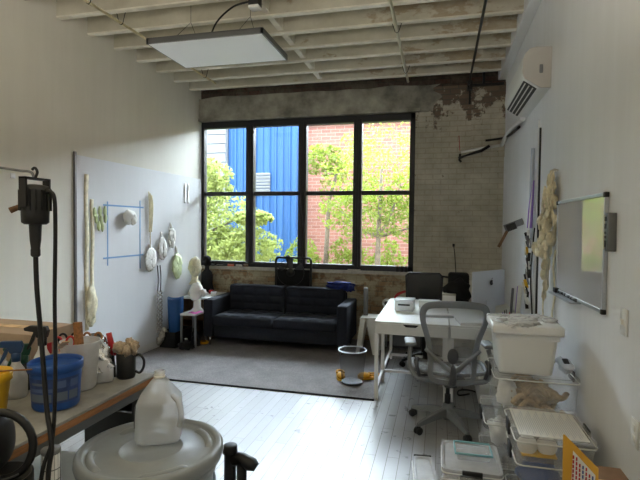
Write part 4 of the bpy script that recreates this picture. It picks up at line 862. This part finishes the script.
for i in range(16):
    x = random.uniform(.42, .67); y = 2.9+random.uniform(0, .28); z = .515+random.uniform(0, .12); b.tube([(x-.07, y, z), (x-.02, y-.01, z+random.uniform(.02, .06)), (x+.05, y+.01, z-.005), (x+.07, y, z+.03)], .014, 7, spl=5)
b.blob((.56, 3.1, .58), (.13, .1, .085), .2, 3, 3, 4)
tag(b.build('tan_cables', MT['contents']), 'tangle of tan cables and cloth inside the clear bin', 'cables', None, 'stuff')
b = MB(); b.blob((.41, 3.05, .6), (.06, .08, .085), .2, 3, 8, 3); tag(b.build('white_cloth_bundle', MT['latexp']), 'whitish bundle at left inside the bin of tan cables', 'cloth')
t = thing('paper_bag', 'loose white packet lying beside the tall tub against wall', 'packet', (.715, 3.0, .766)); MB().blob((0, 0, .04), (.035, .12, .035), .25, 2, 5, 3).build('packet', MT['frost'], t); MB().box((-.02, -.06, .07), (.01, -.01, .076), RX(.3)).build('mark', MT['blackp'], t)
for i, z in enumerate((.05, .3)):
    b = MB()
    for j in range(5): b.blob((.36+.07*j, 3.05, z+.07), (.05, .12, .07), .2, 2, i*9+j, 3)
    tag(b.build('stored_cloth', MT['latexp' if i else 'rope']), ['grey cloth inside the lowest bin of rear stack', 'pale cloth inside the bin second from bottom of rear stack'][i], 'cloth')
bin_('tall clear bin on the floor at the bottom of front right stack', .375, .695, 2.42, 2.82, 0, .24)
bin_('clear bin with blue contents, middle of front right stack', .375, .695, 2.42, 2.82, .241, .485)
bin_('shallow clear bin of white discs topping the front right stack', .365, .725, 2.4, 2.83, .486, .605)
for i, (x, y) in enumerate(((.43, 2.44), (.52, 2.45))):
    o = MB().lathe([(0, -.012), (.042, -.012), (.047, 0), (.042, .012), (0, .012)], (x, y+.03, .546), 22, mtx=RX(1.3)).build('foam_disc', MT['latexp']); tag(o, ['white foam disc standing in shallow bin, left one', 'white foam disc standing in shallow bin, right one'][i], 'disc', 'foam discs in the shallow bin')
o = MB().rbox((.4, 2.44, .5), (.56, 2.6, .512), .004, 2).build('yellow_pouch', MT['yel2']); tag(o, 'yellow pouch lying in the shallow bin below foam discs', 'pouch')
b = MB(); b.blob((.5, 2.56, .36), (.1, .11, .085), .2, 2, 6, 3); tag(b.build('blue_bundle', MT['blue']), 'blue bundle inside the middle bin of front right stack', 'bundle')
b = MB(); b.blob((.62, 2.5, .34), (.055, .05, .04), .15, 2, 9, 3); tag(b.build('white_roll', MT['latexp']), 'white roll beside blue bundle in the middle bin', 'roll')
o = MB()
o.box((.39, 2.45, .597), (.7, 2.79, .602)); q = tag(o.build('document_sheets', MT['paper']), 'white printed sheets lying on the shallow clear bin', 'papers')
b = MB()
for i in range(30): x = .4+.0098*i; b.box((x, 2.46+.02*(i % 3), .6021), (x+.0025, 2.77-.03*(i*7 % 4), .6025))
b.build('printed_lines', MT['alu'], q, True)
bin_('clear lidded bin on the floor between chair and stacks', .03, .335, 2.52, 2.87, 0, .35, 'frost', 'frost', True, 0, lat_side=False)
bin_('low clear bin nearest the camera beside front right stack', .02, .32, 2.1, 2.48, 0, .34, 'clearp', 'clearp', True, 0, lat_side=False)
bin_('grey-lidded bin at far left of the storage group, turned askew', -.12, .0, 2.5, 2.82, 0, .26, 'frost', 'frost', True, .1, lat_side=False)
t = thing('food_container', 'small clear food container with teal rim on the floor bin lid', 'container', (.195, 2.72, .342), .03); MB().rbox((-.085, -.07, 0), (.085, .07, .035), .01, 2).build('bowl', MT['clearp'], t)
MB().tube([(.095*sx, .075*sy, .04) for sx, sy in ((-1, -1), (0, -1), (1, -1), (1, 0), (1, 1), (0, 1), (-1, 1), (-1, 0))], .006, 6, cyc=True).build('rim', MT['teal'], t)
# carton with envelope, lower right corner
t = thing('cardboard_carton', 'closed brown cardboard carton at the bottom right behind the yellow envelope', 'carton', (.53, 1.8, 0))
MB().box((.475, 1.675, 0), (.66, 1.95, .72)).build('body', MT['cardd'], t, True, bevel=.003); MB().box((.475, 1.8, .72), (.66, 1.84, .7208)).build('packing_tape', MT['stick'], t, True); MB().box((.37, 1.45, 0), (.62, 1.673, .5)).build('lower_box', MT['cardd'], t, True, bevel=.003)
t = thing('mailing_envelope', 'yellow envelope with red and blue print standing in front of brown carton', 'envelope', (.46, 1.66, .5), .0)
R1_ = Matrix.Rotation(.12, 3, 'Y')
b = MB(); b.prism([(.4, .5), (.47, .5), (.47+.03, .84), (.402, .935), (.397, .935)], 'Y', 1.665, 1.668); b.build('yellow_back', MT['envy'], t, True)
b = MB(); b.prism([(.415, .5), (.49, .5), (.49, .82), (.425, .89)], 'Y', 1.655, 1.658); b.build('white_front', MT['paper'], t, True)
for i in range(7):
    b = MB(); x = .4235+.0095*i; z = .6
    while z < .872-(x-.425)*1.08:
        L = .006+.005*((int(z*1000)+i*5) % 3); b.box((x, 1.6535, z), (x+.0042, 1.6548, z+L)); z += L+.004
    b.build('printed_line', MT['red' if i not in (3, 6) else 'blue'], t, True)
b = MB(); b.prism([(.45, .885), (.5, .84), (.505, .5), (.49, .5)], 'Y', 1.66, 1.663); b.build('yellow_flap', MT['envy'], t, True)

# ================================================================== WORK TABLE
TX0, TX1, TY0, TY1, TZ = -2.35, -1.28, .35, 1.965, .9
t = thing('work_table', 'dusty work table with worn wooden front edge at left', 'table', ((TX0+TX1)/2, 1.1, 0))
MB().box((TX0, TY0, TZ-.012), (TX1, TY1, TZ)).build('table_top', MT['benchtop'], t, True, bevel=.002)
MB().box((TX0+.01, TY0+.01, TZ-.04), (TX1-.0, TY1-.0, TZ-.0125)).build('wood_core', MT['wood'], t, True, bevel=.003)
MB().box((TX0+.03, TY0+.03, TZ-.085), (TX1-.02, TY1-.02, TZ-.041)).build('metal_frame', MT['galv'], t, True)
for x in (TX0+.06, TX1-.06):
    for y in (TY0+.08, TY1-.05): MB().box((x-.02, y-.02, 0), (x+.02, y+.02, TZ-.085)).build('leg', MT['dkmetal'], t, True)
MB().box((TX0+.05, TY0+.06, .2), (TX1-.05, TY1-.02, .22)).build('lower_shelf', MT['galv'], t, True)
def on(x, y): return (x, y, TZ)
t = thing('cardboard_box', 'flat closed cardboard box at the back of work table', 'box', on(-2.0, 1.72))
MB().box((-2.33, 1.7, TZ), (-1.73, 1.955, 1.11)).build('body', MT['card'], t, True, bevel=.003); MB().box((-2.33, 1.8, 1.11), (-1.73, 1.85, 1.1115)).build('packing_tape', MT['stick'], t, True)
MB().box((-1.735, 1.78, 1.0), (-1.7285, 1.82, 1.05)).build('red_label', MT['red'], t, True)
# blue bucket
t = thing('plastic_bucket', 'blue round plastic bucket with wrap-around label on work table', 'bucket', on(-1.42, 1.515), .3); t.scale = (.88, .88, .93)
b = MB(); b.lathe([(0, .002), (.088, .002), (.093, .01), (.101, .15), (.101, .152), (.108, .153), (.109, .185), (.104, .189), (.1, .185), (.099, .16), (.09, .015), (0, .012)], seg=48); b.build('shell', MT['blue'], t)
b = MB(); b.lathe([(0, .165), (.05, .166), (.1, .17)], seg=40); b.build('recessed_lid', MT['blue'], t)
b = MB(); b.grid(lambda u, v: Vector(((.0945+.006*v*.9+.0015)*math.cos(-1.9+2.3*u-.5), (.0945+.006*v*.9+.0015)*math.sin(-1.9+2.3*u-.5), .035+.1*v)), 30, 3); b.build('label_band', mat('label navy', (44, 66, 116), .5, var=.2, scale=20), t)
for i, (u0, u1, v0, v1) in enumerate([(.05, .5, .48, .62), (.55, .75, .1, .45), (.05, .48, .08, .4), (.8, .97, .6, .9), (.78, .97, .1, .45), (.1, .4, .75, .85), (.52, .72, .62, .9)]):
    MB().grid(lambda u, v: Vector(((.097+.006*(v0+(v1-v0)*v)*.9+.001)*math.cos(-2.4+2.3*(u0+(u1-u0)*u)), (.097+.006*(v0+(v1-v0)*v)*.9+.001)*math.sin(-2.4+2.3*(u0+(u1-u0)*u)), .035+.1*(v0+(v1-v0)*v))), 8, 2).build('label_patch', mat('label grey', (92, 104, 122), .5) if i % 3 else mat('label pale', (78, 98, 140), .5), t)
o = MB().box((-.012, -.09, 0), (.012, .09, .004), Matrix.Rotation(-.35, 3, 'X')).build('wooden_paint_stick', MT['stick']); o.location = (-1.395, 1.52, 1.1); o.rotation_euler = (0, 0, .9); tag(o, 'flat pale stirring stick laid over the blue bucket rim', 'stick')
o = MB().box((-.018, -.007, 0), (.018, .007, .26), RY(-.08)).build('wooden_stick', MT['wood']); o.location = (-1.49, 1.72, .915); tag(o, 'upright brown wooden stick standing in the ribbed clear pitcher', 'stick')
# measuring pitcher
t = thing('measuring_pitcher', 'ribbed clear measuring pitcher behind the blue bucket', 'pitcher', on(-1.47, 1.7))
MB().lathe([(0, .003), (.055, .003), (.062, .01), (.078, .2), (.08, .205), (.075, .2), (.06, .014), (0, .012)], seg=32).build('body', MT['frost'], t)
for i in range(8): MB().box((.058+.0018*i, -.02, .05+.016*i), (.0665+.0018*i, .0, .052+.016*i), RZ(-1.2), (0, 0, .05+.016*i)).build('scale_mark', MT['plastic_d'], t)
# foil pouch
t = thing('foil_bag', 'pale pouch with crumpled silver foil top beside the mug', 'bag', on(-1.43, 1.8), -.3)
MB().lathe([(0, 0), (.04, 0), (.045, .01), (.05, .05), (.045, .09), (.03, .11)], seg=24, sy=.8, mtx=RY(-.2)).build('pouch', MT['frost'], t)
b = MB(); b.grid(lambda u, v: Vector((-.02-.045*v+(.058-.02*v)*math.cos(u*6.28)+.008*math.sin(u*31+v*9), (.05-.015*v)*math.sin(u*6.28)+.007*math.sin(v*20+u*22), .06+.13*v+.012*math.sin(u*19))), 40, 10); b.build('foil_top', MT['foil'], t)
# mug with brushes
t = thing('mug', 'black mug with round handle holding bristle brushes', 'mug', on(-1.375, 1.875), .35)
MB().lathe([(0, .002), (.037, .002), (.041, .01), (.042, .115), (.039, .116), (.037, .012), (0, .012)], seg=32).build('cup', MT['blackp'], t)
MB().tube([(.04, 0, .1), (.06, 0, .105), (.078, 0, .08), (.076, 0, .045), (.06, 0, .022), (.04, 0, .03)], .006, 8, spl=6).build('handle', MT['blackp'], t)
for i in range(7):
    a = i*.9; x, y = -1.375+.02*math.cos(a), 1.875+.02*math.sin(a)
    t2 = thing('paint_brush', 'stubby pale bristle brush standing in the black mug', 'brush', (x, y, .914), 0, 'brushes in the mug')
    top = .1+.008*(i % 3)
    MB().cyl((0, 0, 0), (.016*math.cos(a), .016*math.sin(a), top), .006, seg=8).build('handle', MT['stick'], t2); MB().blob((.019*math.cos(a), .019*math.sin(a), top+.018), (.018, .018, .024), .3, 3, i, 3).build('bristles', MT['bristle'], t2)
t = thing('red_pliers', 'red-handled tool standing between foil pouch and mug', 'pliers', on(-1.43, 1.87)); MB().tube([(.0, 0, 0), (-.01, 0, .1), (-.02, 0, .15)], .006, 6).build('shaft', MT['dkmetal'], t); MB().tube([(-.016, 0, .1), (-.02, 0, .15), (-.032, 0, .2)], [.013, .014, .012], 8).tube([(.006, 0, .1), (0, 0, .13), (-.012, 0, .15)], .01, 8).build('grip', MT['red'], t)
def scissors(label, loc, m, rz):
    t = thing('scissors', label, 'scissors', loc, rz)
    for s_ in (-1, 1):
        MB().tube([(s_*.024+.016*math.cos(a*PI/8), 0, .19+.024*math.sin(a*PI/8)) for a in range(16)], .005, 6, cyc=True).tube([(s_*.018, 0, .168), (s_*.004, 0, .12)], .005, 6).build('handle_ring', m, t)
    MB().tube([(0, 0, .12), (0, 0, .0)], .006, 6).build('blades', MT['alu'], t)
scissors('red-handled scissors standing left of wooden stick', on(-1.55, 1.7), MT['red'], .5)
scissors('black-handled scissors standing behind the red pair', on(-1.58, 1.76), MT['blackp'], .7)
scissors('brass-handled scissors standing right of wooden stick', on(-1.49, 1.8), MT['wood'], .3)
# spray bottles
def sprayer(label, loc, rz, bodym, headm, h=.18):
    t = thing('spray_bottle', label, 'spray bottle', loc, rz)
    MB().lathe([(0, 0), (.036, 0), (.04, .008), (.041, h*.5), (.03, h*.72), (.017, h*.86), (.014, h)], seg=28).build('bottle', bodym, t)
    MB().lathe([(.017, h-.01), (.018, h+.02), (.012, h+.025)], seg=18).build('collar', headm, t)
    b = MB(); b.prism([(-.02, h+.022), (.02, h+.022), (.028, h+.05), (.02, h+.07), (-.05, h+.072), (-.075, h+.062), (-.072, h+.05), (-.03, h+.045)], 'Y', -.011, .011); b.build('spray_head', headm, t, bevel=.003)
    b = MB(); b.prism([(-.035, h+.048), (-.022, h+.046), (-.035, h+.01), (-.06, h-.03), (-.066, h-.028), (-.05, h+.01)], 'Y', -.006, .006); b.build('trigger', headm, t, bevel=.002)
    return t
sprayer('white spray bottle with dark grey trigger standing behind the blue bucket', on(-1.6, 1.635), .2, MT['white'], MT['dkmetal'], .2)
sprayer('clear spray bottle with blue and white trigger left of bucket', on(-1.64, 1.545), .5, MT['frost'], mat('dark blue plastic', (28, 62, 104), .4), .155)
sprayer('small dark green spray bottle between the two larger bottles', on(-1.69, 1.63), .9, MT['dkmetal'], mat('dark green plastic', (28, 74, 56), .4), .12)
t = thing('plastic_sheeting', 'heap of crumpled clear plastic wrap at left edge of table', 'plastic wrap', on(-1.82, 1.42)); b = MB()
for i in range(5): b.blob((-1.95+.04*i, 1.57+random.uniform(-.06, .05), TZ+.07), (.07, .07, .07), .25, 2, i+3, 3)
b.build('wrap', MT['frost'], t, True)
t = thing('yellow_bucket', 'small yellow plastic bucket with a stick across its rim', 'bucket', on(-1.59, 1.375))
MB().lathe([(0, .002), (.055, .002), (.06, .01), (.072, .12), (.08, .125), (.08, .155), (.074, .157), (.07, .12), (.057, .012), (0, .01)], seg=36).build('shell', MT['yel2'], t)
MB().tube([(.078*math.cos(a), .078*math.sin(a), .11-.02*math.sin(a*1)) for a in [-.4-i*.27 for i in range(10)]], .002, 5).build('wire_handle', MT['dkmetal'], t)
t = thing('thin_skewer', 'thin wooden skewer resting across the yellow bucket rim', 'skewer', (-1.55, 1.37, 1.06)); MB().tube([(-.12, -.05, 0), (.13, .06, .004)], .003, 6).build('stick', MT['wood'], t)
b = MB(); b.blob((-1.46, 1.37, TZ+.011), (.013, .013, .012), .1, 2, 3, 2); tag(b.build('rubber_bead', MT['blackp']), 'tiny black knob lying at the foot of yellow bucket', 'knob')

# ---- flexible shaft motor
hx, hy = -1.147, 1.15
t = thing('flex_shaft_motor', 'black hanging flex shaft motor with dark cables, on a steel hook', 'motor', (hx, hy, 1.6))
MB().lathe([(0, 0), (.028, 0), (.036, .006), (.037, .03), (.038, .1), (.034, .112), (.02, .116), (0, .116)], (hx, hy, 1.61), 24, sx=1.0).build('housing', MT['dkmetal'], t, True)
b = MB()
for i in range(16): a = i*PI/8; b.box((hx+.0425*math.cos(a)-.002, hy+.0375*math.sin(a)-.002, 1.65), (hx+.0425*math.cos(a)+.002, hy+.0375*math.sin(a)+.002, 1.71))
b.build('cooling_rib', MT['blackp'], t, True)
b = MB(); b.box((hx-.012, hy-.045, 1.66), (hx+.012, hy-.039, 1.745)).box((hx-.012, hy+.039, 1.66), (hx+.012, hy+.045, 1.745)).box((hx-.012, hy-.045, 1.74), (hx+.012, hy+.045, 1.746)); b.build('hanging_bail', MT['dkmetal'], t, True)
MB().tube([(hx, hy, 1.745), (hx+.008, hy, 1.762), (hx, hy, 1.775), (hx-.01, hy, 1.77)], .004, 6, spl=4).build('hook_loop', MT['dkmetal'], t, True)
MB().lathe([(.02, .05), (.017, .045), (.015, .0), (.012, -.025), (.013, -.03), (.013, -.045), (.009, -.05)], (hx, hy, 1.565), 18).build('shaft_coupling', MT['dkmetal'], t, True)
MB().tube([(hx-.045, hy, 1.665), (hx-.07, hy-.02, 1.65)], [.007, .009], 8).build('side_lever', MT['cardd'], t, True)
MB().tube([(hx+.04, hy, 1.705), (hx+.05, hy, 1.71)], .01, 8).build('cord_plug', MT['blackp'], t, True)
MB().tube([(hx, hy, 1.53), (hx+.004, hy, 1.42), (hx+.02, hy-.0, 1.25), (hx+.055, hy-.02, 1.08), (hx+.09, hy-.04, .98), (hx+.085, hy-.05, .86), (hx+.08, hy-.05, .4), (hx+.1, hy-.05, .02)], .0068, 8, spl=8).build('flex_shaft', MT['rubber'], t, True)
MB().tube([(hx+.045, hy, 1.708), (hx+.066, hy, 1.69), (hx+.07, hy, 1.6), (hx+.066, hy, 1.4), (hx+.067, hy-.0, 1.2), (hx+.075, hy-.02, 1.0), (hx+.06, hy-.05, .86), (hx+.05, hy-.05, .4), (hx+.06, hy-.05, .02)], .0055, 8, spl=8).build('power_cord', MT['rubber'], t, True)
t.location.z -= .015
t = thing('hanger_arm', 'bent steel rod arm from which the black motor hangs', 'hanger', (-1.5, 1.15, TZ))
MB().tube([(-1.5, 1.15, TZ), (-1.5, 1.15, 1.72), (-1.47, 1.15, 1.772), (-1.3, 1.15, 1.765), (-1.2, 1.15, 1.753), (hx-.015, hy, 1.748), (hx-.004, hy, 1.731)], .004, 7, spl=5).build('rod', MT['galv'], t, True)
MB().rbox((-1.53, 1.12, TZ), (-1.47, 1.18, TZ+.03), .005, 2).build('clamp', MT['dkmetal'], t, True)

# ---- barrel, jug and neighbours
bx, by, bz, br = -1.055, 1.59, .75, .25
t = thing('lidded_barrel', 'large off-white plastic barrel with round lid in the foreground', 'barrel', (bx, by, 0)); t.scale = (1.07, 1.07, 1)
MB().lathe([(0, .004), (.17, .004), (.185, .02), (.215, .62), (.218, .66), (.228, .665), (.23, .705), (.2, .71)], seg=64).build('body', MT['barrel'], t)
b = MB(); b.lathe([(.236, -.055), (.247, -.05), (.252, -.03), (.25, -.01), (.244, -.001), (.238, .0), (.226, -.001), (.222, -.008), (.218, -.016), (.19, -.018), (.115, -.015), (.111, -.011), (.106, -.011), (.102, -.016), (0, -.014)], (0, 0, .757), 72); b.build('lid', MT['barrel'], t)
for i in range(4):
    a0 = i*PI/2+.35
    pr = [((.192+.02*v)*1.0, u) for u in (0, 1) for v in (0, 1)]
    b = MB(); b.grid(lambda u, v: Vector(((.185+.03*v)*math.cos(a0+.85*u), (.185+.03*v)*math.sin(a0+.85*u), .739+.014*math.sin(PI*v)**.6*min(1, 8*u, 8*(1-u)))), 20, 6); b.build('lid_rib', MT['barrel'], t)
MB().lathe([(.2235, .6), (.2255, .603), (.2235, .606)], seg=48).build('seam', MT['blackp'], t)
t = thing('gallon_jug', 'translucent milky gallon jug standing on the barrel lid', 'jug', (-1.075, 1.675, .748), .45)
b = MB(); rings = []
def sq(r, z, p=4, n=32, cx=0):
    out = []
    for i in range(n):
        a = 2*PI*i/n; c_, s_ = math.cos(a), math.sin(a); k_ = (abs(c_)**p+abs(s_)**p)**(-1/p); out.append((cx+r*k_*c_, r*k_*s_, z))
    return out
for r, z, p in ((.072, .0, 5), (.082, .006, 6), (.087, .02, 6), (.085, .09, 7), (.082, .15, 7), (.078, .163, 6), (.075, .168, 6), (.036, .225, 2.8), (.032, .23, 2.6), (.024, .238, 2), (.02, .246, 2), (.02, .27, 2)):
    rings.append([b.bm.verts.new(q) for q in sq(r, z, p)])
for A, B in zip(rings, rings[1:]):
    for k2 in range(32): b._f([A[k2], A[(k2+1) % 32], B[(k2+1) % 32], B[k2]], ((0,1,2,3),), True)
b._f(rings[0], (range(32),)); b.build('bottle', MT['jug'], t)
MB().tube([(.055, -.05, .18), (.08, -.075, .165), (.09, -.083, .11), (.08, -.07, .07)], .012, 8, spl=5).build('handle', MT['jug'], t)
MB().lathe([(.0195, .24), (.022, .242), (.022, .249), (.0195, .25)], seg=24).build('neck_ring', MT['latexp'], t)
MB().rbox((-.089, -.05, .06), (-.0845, .02, .14), .001, 1).build('label', MT['plastic_d'], t)
t = thing('clamp_stand', 'black tool with flared head standing beside the barrel', 'tool', (-1.0, 2.18, 0)); t.scale = (1.25, 1.25, 1.08)
MB().lathe([(.06, 0), (.06, .02), (.025, .04), (.024, .42), (.03, .425), (.028, .46), (.02, .465), (0, .465)], seg=18).build('post', MT['blackp'], t)
MB().tube([(.02, 0, .4), (.06, -.01, .41), (.1, -.02, .395), (.12, -.02, .385)], [.03, .026, .03, .018], 10).build('flared_head', MT['blackp'], t); MB().tube([(.05, 0, .4), (.052, 0, .05)], [.022, .018], 8).build('second_post', MT['blackp'], t)
t = thing('black_crate', 'black crate on the floor just past the far end of work table', 'crate', (-1.57, 2.13, 0)); MB().rbox((-1.72, 2.01, 0), (-1.42, 2.25, .68), .01, 2).build('body', MT['blackp'], t, True); MB().box((-1.73, 2.0, .64), (-1.41, 2.26, .68)).build('rim', MT['blackp'], t, True)
t = thing('white_box', 'long white box under the work table near barrel', 'box', (-1.55, 1.2, .22)); MB().rbox((-1.9, .9, .22), (-1.37, 1.86, .52), .006).build('box', MT['paper'], t, True); MB().box((-1.905, .895, .48), (-1.365, 1.865, .525)).build('lid', MT['whitem'], t, True)
t = thing('grey_tub', 'dark grey tub at the bottom left corner under headphones', 'tub', (-1.18, 1.05, 0))
MB().lathe([(0, .0), (.07, .0), (.08, .86), (.086, .862), (.086, .895), (.08, .895), (.066, .02), (0, .02)], (0, 0, 0), 40).build('shell', MT['dkmetal'], t)
t = thing('ear_defenders', 'black round-cupped headset with wide band over the grey tub', 'headset', (-1.17, 1.06, .896))
cc = Vector((-1.205, 1.06, .985))
MB().blob(cc, (.05, .07, .085), .03, 1.5, 2, 4, RZ(.5)).build('ear_cup', MT['blackp'], t, True)
MB().tube([cc+Vector((.085*math.cos(a)+.02, .03*math.cos(a), .095*math.sin(a)-.01)) for a in [i*2*PI/28 for i in range(28)]], .011, 8, cyc=True).build('headband', MT['blackp'], t, True)
MB().tube([cc+Vector((.1*math.cos(a)+.02, .03*math.cos(a)-.012, .09*math.sin(a)-.012)) for a in [PI+.3+i*1.9/14 for i in range(15)]], .003, 6).build('band_edge', MT['plastic_d'], t, True)
t = thing('wire_cup', 'small white gridded cup next to the grey tub', 'cup', (-1.098, 1.15, 0)); t.scale = (.65, .65, 1.25); MB().lathe([(0, 0), (.035, 0), (.038, .74), (.0, .74)], (0, .0, .0), 20).build('body', MT['paper'], t)
b = MB()
for i in range(6): b.tube([(.039*math.cos(a*PI/10), .039*math.sin(a*PI/10), .58+.025*i) for a in range(20)], .0012, 4, cyc=True)
for i in range(14): b.tube([(.0385*math.cos(i*PI/7), .0385*math.sin(i*PI/7), .56), (.0388*math.cos(i*PI/7), .0388*math.sin(i*PI/7), .74)], .0012, 4)
b.build('wire_grid', MT['galv'], t); MB().lathe([(.036, .738), (.041, .742), (.041, .75), (0, .75)], seg=20).build('rim', MT['plastic_g'], t)
